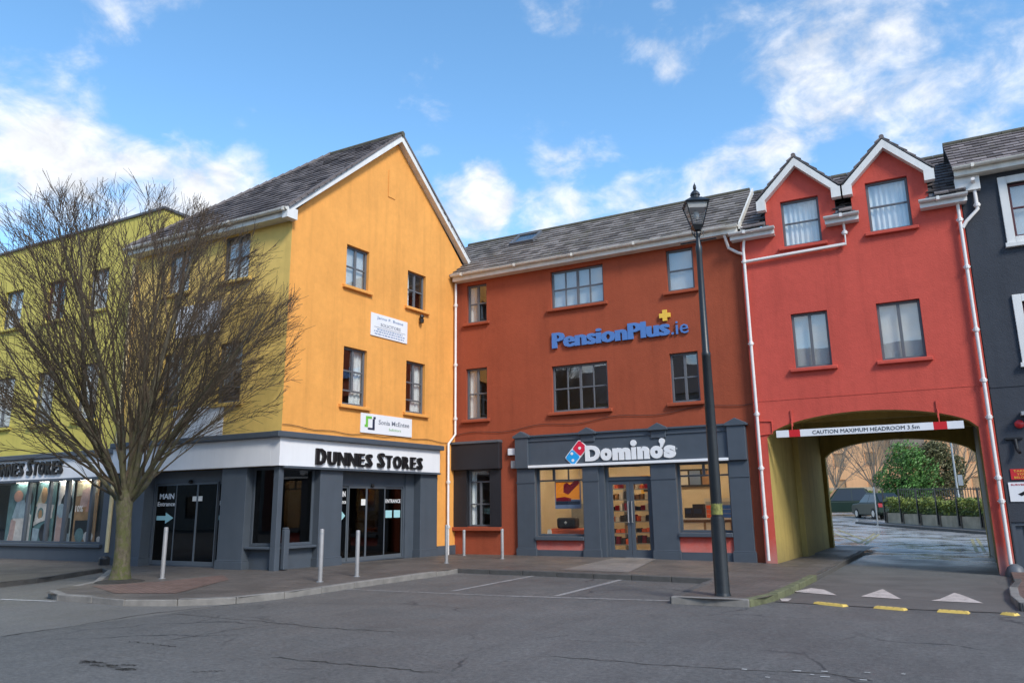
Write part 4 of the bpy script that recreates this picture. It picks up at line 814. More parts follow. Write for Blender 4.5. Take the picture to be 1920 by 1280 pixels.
inside_thing('steel_cabinet', 'pale steel cabinet at the back, seen through the left window of the pizza shop', 'cabinet', 1082, 23.4, .08, cab)
inside_thing('steel_cabinet', 'pale steel cabinet at the back, seen behind the serving counter', 'cabinet', 1352, 23.4, .08, cab)
# hanging poster in the left window
pr = FR.rect(1035, 902, 1085, 953); po = thing('window_poster', 'orange poster of a hand hanging in the left window of the pizza shop', 'poster', FR.P((pr[0]+pr[1])/2, pr[2], -.24))
h_ = pr[3]-pr[2]; mb = MB(); mb.box(FR, pr[0], pr[1], pr[2], pr[2]+.33*h_, -.195, -.18); mb.box(FR, pr[0], pr[0]+.03, pr[2]+.33*h_, pr[3], -.195, -.18); mb.box(FR, pr[1]-.03, pr[1], pr[2]+.33*h_, pr[3], -.195, -.18); mb.box(FR, pr[0]+.03, pr[1]-.03, pr[3]-.02, pr[3], -.195, -.18); part('board', mb, 'poster_blue', po)
mb = MB(); mb.poly([FR.P(pr[0]+.03, pr[2]+.34*h_, -.177), FR.P(pr[1]-.03, pr[2]+.34*h_, -.177), FR.P(pr[1]-.03, pr[3]-.02, -.177), FR.P(pr[0]+.03, pr[3]-.02, -.177)]); part('print', mb, 'poster_orange', po)
um, zm = (pr[0]+pr[1])/2, pr[2]+.72*h_; mb = MB()
mb.prism([FR.P(um+a_, zm+b_, -.1715) for a_, b_ in ((-.13, -.10), (.02, -.16), (.14, -.05), (.36, .14), (.36, .24), (.24, .24), (.08, .10), (-.02, .18), (-.12, .12))], [FR.P(um+a_, zm+b_, -.1745) for a_, b_ in ((-.13, -.10), (.02, -.16), (.14, -.05), (.36, .14), (.36, .24), (.24, .24), (.08, .10), (-.02, .18), (-.12, .12))]); mb.prism([FR.P(um+a_, zm+b_, -.1715) for a_, b_ in ((-.36, -.34), (.1, -.34), (.1, -.26), (-.1, -.22), (-.36, -.25))], [FR.P(um+a_, zm+b_, -.1745) for a_, b_ in ((-.36, -.34), (.1, -.34), (.1, -.26), (-.1, -.22), (-.36, -.25))]); part('picture', mb, 'poster_wine', po)
mb = MB(); mb.box(FR, pr[0]+.03, pr[1]-.03, pr[2]+.15*h_, pr[2]+.27*h_, -.179, -.175); part('caption', mb, 'logo_navy', po)
for u_ in (pr[0]+.04, pr[1]-.04): mb = MB(); mb.tube([FR.P(u_, pr[3], -.187), FR.P(u_, zstrip-.1, -.187)], .006, 5); part('cord', mb, 'paper', po)
# cable along the wall
mb = MB(); mb.tube([FR.P(i*.3, 3.62+.05*math.sin(i*.8)+.012*i, .03) for i in range(int(MU/.3)+1)], .008, 5); part('cable', mb, 'cable', mid)
# ------------------------------------------------------------------ the bright red building over the arch
arc = thing('arch_building', 'bright red building with two dormers over an archway', 'building', (-1, 19.7, 0))
AU = FD.O.x-FA.O.x-.02; zeA = 8.38; AX = lambda u: FA.O.x+u
d1 = (FA.u(1434, 400), FA.u(1564, 370)); d2 = (FA.u(1594, 360), FA.u(1736, 330)); zd1 = FA.z(1488, 300); ed = 9.36
wA = [FA.rect(1462, 379, 1542, 452), FA.rect(1621, 344, 1712, 423), FA.rect(1482, 589, 1561, 684), FA.rect(1642, 569, 1738, 668)]
aL, aR = FA.u(1438, 822)+.01, FA.u(1835, 802); zsp = 3.06; zap = 3.58; ZT = 3.98
rects = [(0, AU, ZT, zeA), (d1[0], d1[1], zeA, ed), (d2[0], d2[1], zeA, ed), (0, aL, -.3, ZT), (aR, AU, -.3, ZT)]
def arch_z(t, zs, za): return zs+(za-zs)*(1-(2*t-1)**2)**.62
NA = 28; polys = []
for k in range(NA):
    ta, tb_ = k/NA, (k+1)/NA; polys.append([(aL+(aR-aL)*ta, arch_z(ta, zsp, zap)), (aL+(aR-aL)*tb_, arch_z(tb_, zsp, zap)), (aL+(aR-aL)*tb_, ZT), (aL+(aR-aL)*ta, ZT)])
for dd in (d1, d2): m_ = (dd[0]+dd[1])/2; polys.append([(dd[0], ed), (dd[1], ed), (m_, ed+(dd[1]-dd[0])*.5*1.02)])
part('red_wall', wall_mb(FA, rects, wA, .16, polys), 'red_render', arc)
mb = MB(); mb.box(FA, .02, AU-.02, ZT-.012, ZT+.012, .001, .008); part('groove_band', mb, 'red_render', arc)
def arch_soffit(fr, aL, aR, zs, za, w0, w1, m):
    mb = MB()
    for k in range(NA):
        ta, tb_ = k/NA, (k+1)/NA; a_, b_ = (aL+(aR-aL)*ta, arch_z(ta, zs, za)), (aL+(aR-aL)*tb_, arch_z(tb_, zs, za)); mb.poly([fr.P(*a_, w0), fr.P(*b_, w0), fr.P(*b_, w1), fr.P(*a_, w1)])
    part('arch_soffit', mb, m, arc, smooth=True)
arch_soffit(FA, aL, aR, zsp, zap, 0, -.42, 'mustard_render')
# tunnel under the building: left wall with a shallow pier, right wall, ceiling, rear arch
bL, bR = FB.u(1549, 880), FB.u(1831, 860); zrs, zra = FB.z(1548, 858), FB.z(1699, 821)
XL0, XL1 = AX(aL), FB.P(bL, 0).x-.12; XR0, XR1 = AX(aR), FB.P(bR, 0).x+.10; mb = MB()
lw = [(XL0, 19.7), (XL0+(XL1-XL0)*.5-.02, 22.6), (XL0+(XL1-XL0)*.5+.12, 22.62), (XL0+(XL1-XL0)*.62+.12, 23.6), (XL0+(XL1-XL0)*.62+.02, 23.62), (XL1, 27.2)]
for a_, b_ in zip(lw, lw[1:]): mb.poly([(a_[0], a_[1], -.3), (b_[0], b_[1], -.3), (b_[0], b_[1], 3.9), (a_[0], a_[1], 3.9)])
part('tunnel_wall', mb, 'mustard_render', arc)
mb = MB(); mb.poly([(XR0, 19.7, -.3), (XR1, 27.2, -.3), (XR1, 27.2, 3.9), (XR0, 19.7, 3.9)]); part('tunnel_wall', mb, 'mustard_render', arc)
mb = MB(); mb.wbox(XL0-.02, 1.56, 19.9, 27.58, 3.75, 3.9); part('tunnel_ceiling', mb, 'mustard_render', arc)
for y in (21.4, 23.4, 25.3): mb = MB(); mb.wbox(XL0-.01, 1.55, y, y+.22, 3.55, 3.749); part('ceiling_beam', mb, 'mustard_render', arc)
polys = []
for k in range(NA):
    ta, tb_ = k/NA, (k+1)/NA; polys.append([(bL+(bR-bL)*ta, arch_z(ta, zrs, zra)), (bL+(bR-bL)*tb_, arch_z(tb_, zrs, zra)), (bL+(bR-bL)*tb_, 3.9), (bL+(bR-bL)*ta, 3.9)])
part('rear_arch', wall_mb(FB, [(bL-.6, bL, -.3, 3.9), (bR, bR+.6, -.3, 3.9)], [], 0, polys), 'mustard_render', arc); arch_soffit(FB, bL, bR, zrs, zra, 0, -.4, 'mustard_render')
for u_ in (bL, bR): mb = MB(); mb.poly([FB.P(u_, -.3, 0), FB.P(u_, -.3, -.4), FB.P(u_, zrs, -.4), FB.P(u_, zrs, 0)]); part('arch_jamb', mb, 'mustard_render', arc)
mb = MB(); y1 = 27.6
for a_, b_ in (((AX(0), y1), (AX(AU), y1)),): mb.poly([(a_[0], a_[1], 3.9), (b_[0], b_[1], 3.9), (b_[0], b_[1], zeA), (a_[0], a_[1], zeA)])
part('rear_wall', mb, 'back_render', arc)
for z in (3.95, 6.3): mb = MB(); mb.wbox(AX(0)+.05, AX(AU)-.05, 19.9, 27.5, z, z+.15); part('floor_slab', mb, 'room', arc)
mb = MB(); mb.wbox(AX(0)+.05, AX(AU)-.05, 21.4, 27.5, zeA-.1, zeA-.02); part('top_ceiling', mb, 'room', arc)
for r, rows, bk in zip(wA, ([(1.0, 1), (1.05, 1)], [(1.0, 1), (1.05, 1)], [(1, 2)], [(1, 2)]), ('curtain', 'curtain', 'blind', 'blind')): window(arc, FA, r, rows, 'red_render', bk)
rfA, RZA = simple_roof(arc, AX(0)+.09, AX(AU)+.12, 19.7-.22, zeA+.14, RY+.05, slope, 'tile_dark', ridge=True, cuts=[(AX(d1[0]), AX(d1[1]), 21.0), (AX(d2[0]), AX(d2[1]), 21.0)])
# dormers
for i, dd in enumerate((d1, d2)):
    m_ = (dd[0]+dd[1])/2; hw = (dd[1]-dd[0])/2; pz = ed+hw*1.02; ov = .17; ez = ed-ov*1.02; depth = -3.0
    mb = MB(); mb.poly([FA.P(dd[0], zeA, 0), FA.P(dd[0], zeA, depth), FA.P(dd[0], ed, depth), FA.P(dd[0], ed, 0)]); mb.poly([FA.P(dd[1], zeA, 0), FA.P(dd[1], zeA, depth), FA.P(dd[1], ed, depth), FA.P(dd[1], ed, 0)]); dm = part('dormer', mb, 'lead', arc)
    for s_ in (-1, 1):
        U_ = Vector((0, 1, 0)); e0 = FA.P(m_+s_*(hw+ov), ez, .20); p0_ = FA.P(m_, pz, .20); mb = MB(); tl = MB()
        mb.prism([e0, p0_, p0_+Vector((0, 0, .05)), e0+Vector((0, 0, .05))], [q_+Vector((0, 3.2, 0)) for q_ in (e0, p0_, p0_+Vector((0, 0, .05)), e0+Vector((0, 0, .05)))]); part('dormer_roof', mb, 'lead', dm)
        if s_ < 0: tiles(tl, e0+Vector((0, 3.2, .055)), (0, -1, 0), p0_-e0, lambda u, v: True, 3.22, (p0_-e0).length, .3, .25)
        else: tiles(tl, e0+Vector((0, 0, .055)), (0, 1, 0), p0_-e0, lambda u, v: True, 3.22, (p0_-e0).length, .3, .25)
        tag(part('dormer_tiles', tl, 'tile_dark', dm), None, None, kind='stuff')
        a_, b_ = FA.P(m_+s_*(hw+ov), ez-.20, 0), FA.P(m_, pz-.22, 0); up = Vector((0, 0, .24)); o1, o2 = FA.n*.20, FA.n*.16
        mb = MB(); mb.prism([a_+o1, b_+o1, b_+up+o1, a_+up+o1], [a_+o2, b_+o2, b_+up+o2, a_+up+o2]); mb.prism([a_+o2*.99, b_+o2*.99, b_+o2*.99+Vector((0, 0, .02)), a_+o2*.99+Vector((0, 0, .02))], [a_, b_, b_+Vector((0, 0, .02)), a_+Vector((0, 0, .02))]); part('bargeboard', mb, 'white_paint', dm)
        mb = MB(); ue = m_+s_*(hw+ov); ua, ub = sorted((ue, ue-s_*.22)); mb.box(FA, ua, ub, ez-.24, ez+.03, .005, .205); part('eaves_box', mb, 'white_paint', dm)
    mb = MB(); mb.tube([FA.P(m_, pz+.07, .21), FA.P(m_, pz+.07, -3.0)], .06, 8); part('ridge', mb, 'tile_dark', dm)
# short gutters between and beside the dormers, downpipes
gz = zeA-.02
for (xa, xb, y_) in ((1369, 1455, 430), (1545, 1612, 405), (1720, 1813, 370)): gutter(arc, FA, FA.u(xa, y_), FA.u(xb, y_), gz+.05, .24, 'white_paint', .15)
for dd in (d1, d2):
    for u_ in dd: mb = MB(); mb.box(FA, u_-.07, u_+.07, zeA+.06, zeA+.20, -.12, .05); part('lead_flashing', mb, 'lead', arc)
def fp(fr, x, y, w=.09): u_, z_ = fr.uz(x, y, w); return fr.P(u_, z_, w)
a_ = fp(FA, 1357, 440); 
pL = [fp(FA, 1391, 428), fp(FA, 1394, 452), fp(FA, 1386, 465)]; bot = Vector((FA.P(.09, 0, .09).x, FA.P(0, 0, .09).y, .10)); top = Vector((bot.x, bot.y, fp(FA, 1388, 470).z))
pipe(arc, [fp(FA, 1389, 425, .2), fp(FA, 1395, 450), top, bot], .038, 'pipe_white', [top.lerp(bot, f_) for f_ in (.04, .32, .55, .72, .87)])
pipe(mid, [FR.P(FR.u(1360, 440), zeR, .25), fp(FR, 1366, 465), fp(FR, 1384, 474), Vector((top.x-.02, top.y, top.z-.1))], .042, 'pipe_white', [])
h0 = fp(FA, 1580, 405); h1 = fp(FA, 1586, 457); h2 = fp(FA, 1392, 492); pipe(arc, [h0, h1, h2], .042, 'pipe_white', [h0.lerp(h1, .6)])
botR = FA.P(AU-.08, .12, .09); topR = Vector((botR.x, botR.y, gz)); pipe(arc, [topR, botR], .038, 'pipe_white', [topR.lerp(botR, f_) for f_ in (.06, .2, .38, .52, .62, .78, .84)], )
mb = MB(); mb.lathe(FA.P(AU-.02, -.2, .16), [(.20, 0), (.19, .16), (.14, .28), (.06, .34), (0, .35)], 12); part('guard_stone', mb, 'lead', arc, smooth=True)
mb = MB(); mb.tube([FA.P(.12, FA.z(1437, 815), .02), FA.P(.42, FA.z(1437, 815)+.02, .02), FA.P(.42, FA.z(1437, 790), .02), FA.P(.0, FA.z(1437, 788), .02)], .014, 5); part('cable', mb, 'red_render', arc)
# ------------------------------------------------------------------ the dark slate-coloured house at the right edge
dkb = thing('dark_house', 'dark slate grey house with white window surrounds at the right edge', 'house', (4, 19.72, 0))
DU = 6.0; zeD = 8.95; w1 = (FD.u(1896, 400), FD.u(1896, 400)+1.15, FD.z(1910, 443), FD.z(1897, 343)); w2 = (FD.u(1921, 600), FD.u(1921, 600)+1.0, FD.z(1921, 668), FD.z(1919, 565)); gd_ = (FD.u(1899, 1000), FD.u(1899, 1000)+1.6, -.05, FD.z(1898, 978))
part('slate_wall', wall_mb(FD, [(0, DU, -.3, zeD)], [w1, w2, gd_], .16), 'slate_render', dkb)
mb = MB(); x0_, x1_ = FD.O.x, FD.O.x+DU
for a_, b_ in (((x0_, 19.72), (x0_, 27.6)), ((x1_, 19.72), (x1_, 27.6)), ((x0_, 27.6), (x1_, 27.6))): mb.poly([(a_[0], a_[1], -.3), (b_[0], b_[1], -.3), (b_[0], b_[1], zeD), (a_[0], a_[1], zeD)])
part('rear_wall', mb, 'back_render', dkb)
for z in (3.3, 6.2): mb = MB(); mb.wbox(x0_+.05, x1_-.05, 19.95, 27.5, z, z+.15); part('floor_slab', mb, 'room', dkb)
for r in (w1, w2):
    mb = MB(); t = .17; a_, b_, c_, d_ = r; mb.box(FD, a_-t, a_-.001, c_-.14, d_+t, .003, .05); mb.box(FD, b_+.001, b_+t, c_-.14, d_+t, .003, .05); mb.box(FD, a_, b_, d_+.001, d_+t, .003, .05); mb.box(FD, a_-t-.04, b_+t+.04, c_-.24, c_-.141, .003, .10); mb.box(FD, a_, b_, c_-.14, c_-.002, .003, .05); part('window_surround', mb, 'white_paint', dkb, bev=.008)
    window(dkb, FD, r, [(.45, 1), (.55, 1)], 'white_paint', 'blind', 'frame_maroon', .06, .08, False)
rh = ridge_hit(1850, 262, 19.4, zeD+.12, slope); simple_roof(dkb, x0_-.12, x1_, 19.4, zeD+.12, max(rh.y, 21.2), slope, 'tile_brown')
gutter(dkb, FD, -.12, DU, zeD+.10, .30, 'cream_upvc')
mb = MB(); mb.box(FD, -.1, .4, zeD-.42, zeD-.08, .003, .16); part('eaves_box', mb, 'white_paint', dkb)
q0 = fp(FD, 1824, 335, .3); q1 = fp(FD, 1833, 392); q2 = fp(FD, 1812, 415); pipe(dkb, [q0, fp(FD, 1825, 345), q1, q2, Vector((botR.x+.03, botR.y+.01, q2.z-.15))], .042, 'pipe_white', [q1+Vector((0, 0, .1))])
mb = MB(); mb.box(FD, .02, DU, 3.9, 3.93, .002, .012); part('groove_band', mb, 'slate_render', dkb)
mb = MB()
for k in range(8): mb.box(FD, gd_[0]+.02+k*.195, gd_[0]+.02+k*.195+.185, gd_[2]+.02, gd_[3]-.02, -.12, -.08+.012*(k % 2))
mb.box(FD, gd_[0], gd_[1], gd_[3]-.08, gd_[3]-.003, -.079, -.03); mb.box(FD, gd_[0]+.001, gd_[0]+.07, gd_[2], gd_[3]-.081, -.066, -.03); part('gate', mb, 'shop_grey', dkb)
u_, z_ = FD.uz(1911, 795); mb = MB(); c_ = FD.P(u_, z_, .0); mb.tube([c_, c_+FD.n*.05, c_+FD.n*.08, c_+FD.n*.10], [.09, .09, .06, .01], 12); part('red_beacon', mb, 'red_plastic', dkb, smooth=True)
u_, z_ = FD.uz(1902, 832); mb = MB(); mb.box(FD, u_-.16, u_+.16, z_+.10, z_+.14, .003, .06); mb.tube([FD.P(u_+.02, z_+.10, .05), FD.P(u_+.03, z_-.12, .07), FD.P(u_+.06, z_-.2, .16)], .035, 8); part('wall_light', mb, 'black_plastic', dkb)
mb = MB(); u_, z_ = FD.uz(1918, 777); mb.box(FD, u_-.05, u_+.3, z_-.03, z_+.05, .003, .25); part('bracket_box', mb, 'galv', dkb)
# ------------------------------------------------------------------ signs and lettering
def shop_name(sign, fr, u0, u1, z0, zD, w0, w1, rel):
    W = u1-u0; zs = z0+(zD-z0)*.86
    x = 0.; tot = sum(q[1] for q in SLOTS)
    for ch, wd, big in SLOTS:
        if ch != ' ': lettering(sign, fr, ch, u0+x/tot*W, u0+(x+wd-.13)/tot*W, z0, zD if big else zs, w0, w1, 'letter_black', .01, bold={'N': .035, 'E': .055, 'S': .05, 'R': .05}.get(ch, .07))
        x += wd
SLOTS = (('D', 1.10, 1), ('U', 1.0, 0), ('N', 1.02, 0), ('N', 1.02, 0), ('E', .82, 0), ('S', .86, 0), (' ', .42, 0), ('S', .95, 1), ('T', .84, 0), ('O', 1.08, 0), ('R', .98, 0), ('E', .82, 0), ('S', .84, 0))
REL = (.098, .115, .525, .578, .668, .682)
sg = thing('shop_sign', 'white fascia sign with raised black letters on the orange gable, wrapping round the corner', 'shop sign', FG.P(uR/2, zf0, .05))
mb = MB(); mb.box(FG, .14, uR, zf0+.002, ZS, .004, .14); part('board', mb, 'sign_white', sg, bev=.008)
cn = FY.P(0, 0, .14)+FG.n*.14; q = [FG.P(.139, 0, .14), FG.P(.139, 0, .01), FY.P(-.14, 0, .01), FY.P(-.14, 0, .16), Vector((FG.P(-.15, 0, .155).x, FY.P(0, 0, .16).y, 0))]
mb = MB(); mb.prism([p+Vector((0, 0, zf0+.002)) for p in q], [p+Vector((0, 0, ZS)) for p in q]); part('corner_board', mb, 'sign_white', sg)
mb = MB(); mb.box(FY, YW, -.141, zf0+.002, ZS, .004, .16); part('side_board', mb, 'sign_white', sg, bev=.008)
uA, uB = FG.u(583, 860), FG.u(785.5, 860); shop_name(sg, FG, uA, uB, FG.uz(590, 871)[1], FG.uz(590, 841)[1], .142, .20, REL)
mb = MB(); mb.box(FG, .0, uR, zf0-.05, zf0, .005, .17); part('lower_trim', mb, 'shop_grey', sg)
sg2 = thing('shop_sign', 'white fascia sign with raised black letters, partly cut off at left edge', 'shop sign', FL.P(-3, zl1, .05))
mb = MB(); mb.box(FL, LU0, LU1-.06, zl1+.01, zls, .004, .13); part('board', mb, 'sign_white', sg2, bev=.008)
mb = MB(); mb.box(FL, LU0, LU1-.06, zl1-.06, zl1+.008, .004, .16); part('lower_trim', mb, 'shop_grey', sg2)
ue = FL.u(129, 878); shop_name(sg2, FL, ue-(uB-uA)*.97, ue, FL.z(110, 889), FL.z(110, 860), .132, .19, REL)
cs = thing('company_lettering', 'blue raised letters with a yellow plus on the brick red wall', 'lettering', FR.P(FR.u(1160, 640), FR.z(1160, 640), .01))
z0, z1 = FR.z(1038, 655), FR.z(1041, 628); uP = FR.u(1258, 630); uE = FR.u(1292, 625); zq = FR.z(1240, 632)
lettering(cs, FR, 'PensionPlus', FR.u(1036.5, 640), uP, z0+.01, FR.z(1190, 606), .02, .075, 'letter_blue', .014, bold=.045); lettering(cs, FR, '.ie', uP+.03, uE, z0+.01, FR.z(1275, 602), .02, .06, 'letter_blue', .004)
u_, z_ = FR.uz(1247.5, 592); mb = MB(); a = .155; b = .062; pp = [(-a, -b), (-b, -b), (-b, -a), (b, -a), (b, -b), (a, -b), (a, b), (b, b), (b, a), (-b, a), (-b, b), (-a, b)]
mb.prism([FR.P(u_+x, z_+y, .075) for x, y in pp], [FR.P(u_+x, z_+y, .02) for x, y in pp]); part('plus', mb, 'plus_yellow', cs)
ps = thing('pizza_shop_sign', 'white raised letters and red and blue tile logo on the grey shop fascia', 'shop sign', FR.P(FR.u(1180, 850), zF0, .1))
mb = MB(); mb.box(FR, fu0+.42, fu1-.46, zF0, zF0+.073, .004, .20); part('light_strip', mb, 'letter_white', ps, bev=.01)
zD0, zD1 = FR.z(1102, 865), FR.z(1102, 836); xh = .745
def dom(b, xa, xb, z0, z1, off=.07): lettering(ps, FR, b, FR.u(xa, 850), FR.u(xb, 850), z0, z1, .122, .165, 'letter_white', off, res=4)
hD = zD1-zD0
dom('D', 1101, 1128.5, zD0, zD1, .06); dom('o', 1129.5, 1150.5, zD0, zD0+hD*.78); dom('m', 1152, 1186, zD0, zD0+hD*.78); dom('n', 1198.5, 1221, zD0, zD0+hD*.78); dom('o', 1222.5, 1246, zD0, zD0+hD*.78); dom('s', 1248, 1270, zD0, zD0+hD*.78)
u_ = FR.u(1191.8, 850); mb = MB(); mb.box(FR, u_-.065, u_+.065, zD0, zD0+hD*.76, .122, .165); c = FR.P(u_, zD0+hD*1.02, .122); mb.tube([c, c+FR.n*.043], .085, 16); part('letter', mb, 'letter_white', ps)
u_ = FR.u(1245, 845); z_ = zD0+hD*1.05; mb = MB(); c = FR.P(u_, z_, .122); mb.tube([c, c+FR.n*.043], .08, 14); mb.prism([FR.P(u_-.05, z_-.04, .164), FR.P(u_+.075, z_-.03, .164), FR.P(u_+.0, z_-.17, .164), FR.P(u_-.05, z_-.17, .164)], [FR.P(u_-.05, z_-.04, .123), FR.P(u_+.075, z_-.03, .123), FR.P(u_+.0, z_-.17, .123), FR.P(u_-.05, z_-.17, .123)]); part('letter', mb, 'letter_white', ps)
u_, z_ = FR.uz(1271, 841); mb = MB(); c = FR.P(u_, z_, .122); mb.tube([c, c+FR.n*.02], .025, 10); part('trade_mark_dot', mb, 'galv', ps)
lc = FR.uz(1084.5, 849); ang = math.radians(48)
def tile2(s0, s1, hw, w0, w1, m, nm, rr=.05):
    pts = []
    for (cx_, cy_, a0) in ((s1-rr, hw-rr, 0), (s0+rr, hw-rr, 90), (s0+rr, -hw+rr, 180), (s1-rr, -hw+rr, 270)):
        for k in range(4): t = math.radians(a0+30*k); pts.append((cx_+rr*math.cos(t), cy_+rr*math.sin(t)))
    R_ = lambda p: (lc[0]+p[0]*math.cos(ang)-p[1]*math.sin(ang), lc[1]+p[0]*math.sin(ang)+p[1]*math.cos(ang)); mb = MB(); mb.prism([FR.P(*R_(p), w1) for p in pts], [FR.P(*R_(p), w0) for p in pts]); part(nm, mb, m, ps)
    return R_
R_ = tile2(-.34, .34, .18, .122, .150, 'letter_white', 'logo_back', .06); tile2(.012, .32, .16, .151, .160, 'logo_red', 'logo_half'); tile2(-.32, -.012, .16, .151, .160, 'logo_blue', 'logo_half')
for p in ((.166, 0), (-.10, .085), (-.225, -.06)): c = FR.P(*R_(p), .1605); mb = MB(); mb.tube([c, c+FR.n*.006], .042, 14); part('logo_dot', mb, 'letter_white', ps)
# office signs
def office(fr, r, label, w1=.03): o = thing('office_sign', label, 'sign', fr.P((r[0]+r[1])/2, r[2], .01)); mb = MB(); mb.box(fr, r[0], r[1], r[2], r[3], .003, w1); part('board', mb, 'sign_white', o, bev=.004); return o
r = FG.rect(695, 585, 762, 645); o = office(FG, r, 'white office sign between the upper and lower windows of the orange wall'); W, Hh = r[1]-r[0], r[3]-r[2]
lettering(o, FG, 'Jarno F. Bvane', r[0]+.15*W, r[0]+.87*W, r[2]+.74*Hh, r[2]+.90*Hh, .032, .036, 'text_blue', 0, False); lettering(o, FG, 'SOLICITORS', r[0]+.25*W, r[0]+.80*W, r[2]+.48*Hh, r[2]+.62*Hh, .032, .036, 'text_grey', 0, False)
mb = MB(); mb.box(FG, r[0]+.08*W, r[0]+.94*W, r[2]+.40*Hh, r[2]+.415*Hh, .031, .034); part('rule', mb, 'text_grey', o)
for k, (a, b, z_) in enumerate(((.16, .86, .30), (.08, .92, .20), (.10, .90, .09))):
    mb = MB(); x = r[0]+a*W; rn = random.Random(k)
    while x < r[0]+b*W: ww = rn.uniform(.03, .11); mb.box(FG, x, min(x+ww, r[0]+b*W), r[2]+z_*Hh, r[2]+(z_+.045)*Hh, .031, .034); x += ww+.03
    part('small_print', mb, 'text_blue', o)
r = FG.rect(675.5, 773, 770.5, 820); o = office(FG, r, 'white office sign with green logo, just above the white shop fascia'); W, Hh = r[1]-r[0], r[3]-r[2]
lettering(o, FG, 'Sonia McEntee', r[0]+.33*W, r[0]+.94*W, r[2]+.50*Hh, r[2]+.74*Hh, .032, .036, 'text_grey', .006, False); lettering(o, FG, 'Solicitors', r[0]+.53*W, r[0]+.77*W, r[2]+.22*Hh, r[2]+.36*Hh, .032, .036, 'text_green', 0, False)
def lbar(par, fr, r, segs, m):
    W, Hh = r[1]-r[0], r[3]-r[2]; mb = MB()
    for a, b, c, d in segs: mb.box(fr, r[0]+a*W, r[0]+b*W, r[2]+c*Hh, r[2]+d*Hh, .032, .037)
    part('logo', mb, m, par)
lbar(o, FG, r, [(.09, .13, .30, .86), (.131, .20, .74, .86), (.07, .089, .30, .42)], 'logo_green'); lbar(o, FG, r, [(.215, .255, .18, .74), (.13, .214, .18, .28), (.23, .27, .75, .86)], 'logo_navy')
for (rr, lb) in ((FY.rect(334, 583, 413, 616), 'blank white sign on the yellow wall behind the tree, below the top windows'), (FY.rect(326, 784, 418, 806), 'blank white sign on the yellow wall just above the shop fascia, behind the tree')):
    z_ = (rr[2]+rr[3])/2; office(FY, (rr[0], rr[1], z_-.42, z_+.42), lb)
# headroom bar hanging in front of the arch
hu0, hz0 = FA.uz(1456, 814, .12); hu1, hz1 = FA.uz(1807, 795, .12); zc = (hz0+hz1)/2
hb = thing('headroom_bar', 'red and white headroom warning bar hanging across the arch', 'height bar', FA.P((hu0+hu1)/2, zc-.08, .12)); hh = .085
us = [hu0]+[FA.uz(x, 805, .12)[0] for x in (1479, 1500, 1751, 1777)]+[hu1]
for i in range(5): mb = MB(); mb.box(FA, us[i], us[i+1], zc-hh, zc+hh, .09, .15); part('bar_section', mb, 'red_plastic' if i in (1, 3) else 'sign_white', hb)
lettering(hb, FA, 'CAUTION MAXIMUM HEADROOM 3.5m', FA.uz(1523, 808, .15)[0], FA.uz(1724, 799, .15)[0], zc-.045, zc+.045, .152, .156, 'letter_black', .0, False)
for x in (1484, 1761):
    u_ = FA.uz(x, 790, .12)[0]; mb = MB(); mb.box(FA, u_-.02, u_+.02, zc+hh+.10, zc+hh+.50, .004, .03); mb.tube([FA.P(u_, zc+hh+.3, .031), FA.P(u_, zc+hh+.12, .10), FA.P(u_, zc+hh+.001, .12)], .012, 6); part('hanger', mb, 'red_render', hb)
# two signs on the dark house
r = (FD.u(1893, 890)+.02, FD.u(1893, 890)+.58, FD.z(1893, 899), FD.z(1892, 879)); o = thing('warning_sign', 'small red sign with yellow words on the dark house', 'sign', FD.P(r[0]+.2, r[2], .01)); W, Hh = r[1]-r[0], r[3]-r[2]
mb = MB(); mb.box(FD, r[0], r[1], r[2], r[3], .003, .02); part('board', mb, 'sign_red', o)
for k, (tx, a, b) in enumerate((('TAKEN', .10, .62), ('YOUR', .20, .60), ('BELONGINGS', .10, .94))): lettering(o, FD, tx, r[0]+a*W, r[0]+b*W, r[2]+(.70-.30*k)*Hh, r[2]+(.90-.30*k)*Hh, .021, .025, 'sign_yellow', .01, False)
r = (FD.u(1890, 920)+.02, FD.u(1890, 920)+.62, FD.z(1891, 940), FD.z(1889, 904)); o = thing('camera_sign', 'white sign with black camera picture under the red sign on the dark house', 'sign', FD.P(r[0]+.2, r[2], .01)); W, Hh = r[1]-r[0], r[3]-r[2]
mb = MB(); mb.box(FD, r[0], r[1], r[2], r[3], .003, .02); part('board', mb, 'sign_white', o); lettering(o, FD, 'SURVEILLANCE', r[0]+.08*W, r[0]+.92*W, r[2]+.83*Hh, r[2]+.92*Hh, .021, .025, 'sign_red', .01, False)
pc = lambda pts: [FD.P(r[0]+a*W, r[2]+b*Hh, .024) for a, b in pts]; mb = MB()
for pts in ([(.25, .38), (.62, .66), (.72, .58), (.36, .28)], [(.48, .30), (.80, .55), (.86, .48), (.56, .25)]): A_ = pc(pts); mb.prism(A_, [p-FD.n*.003 for p in A_])
part('camera_picture', mb, 'letter_black', o)
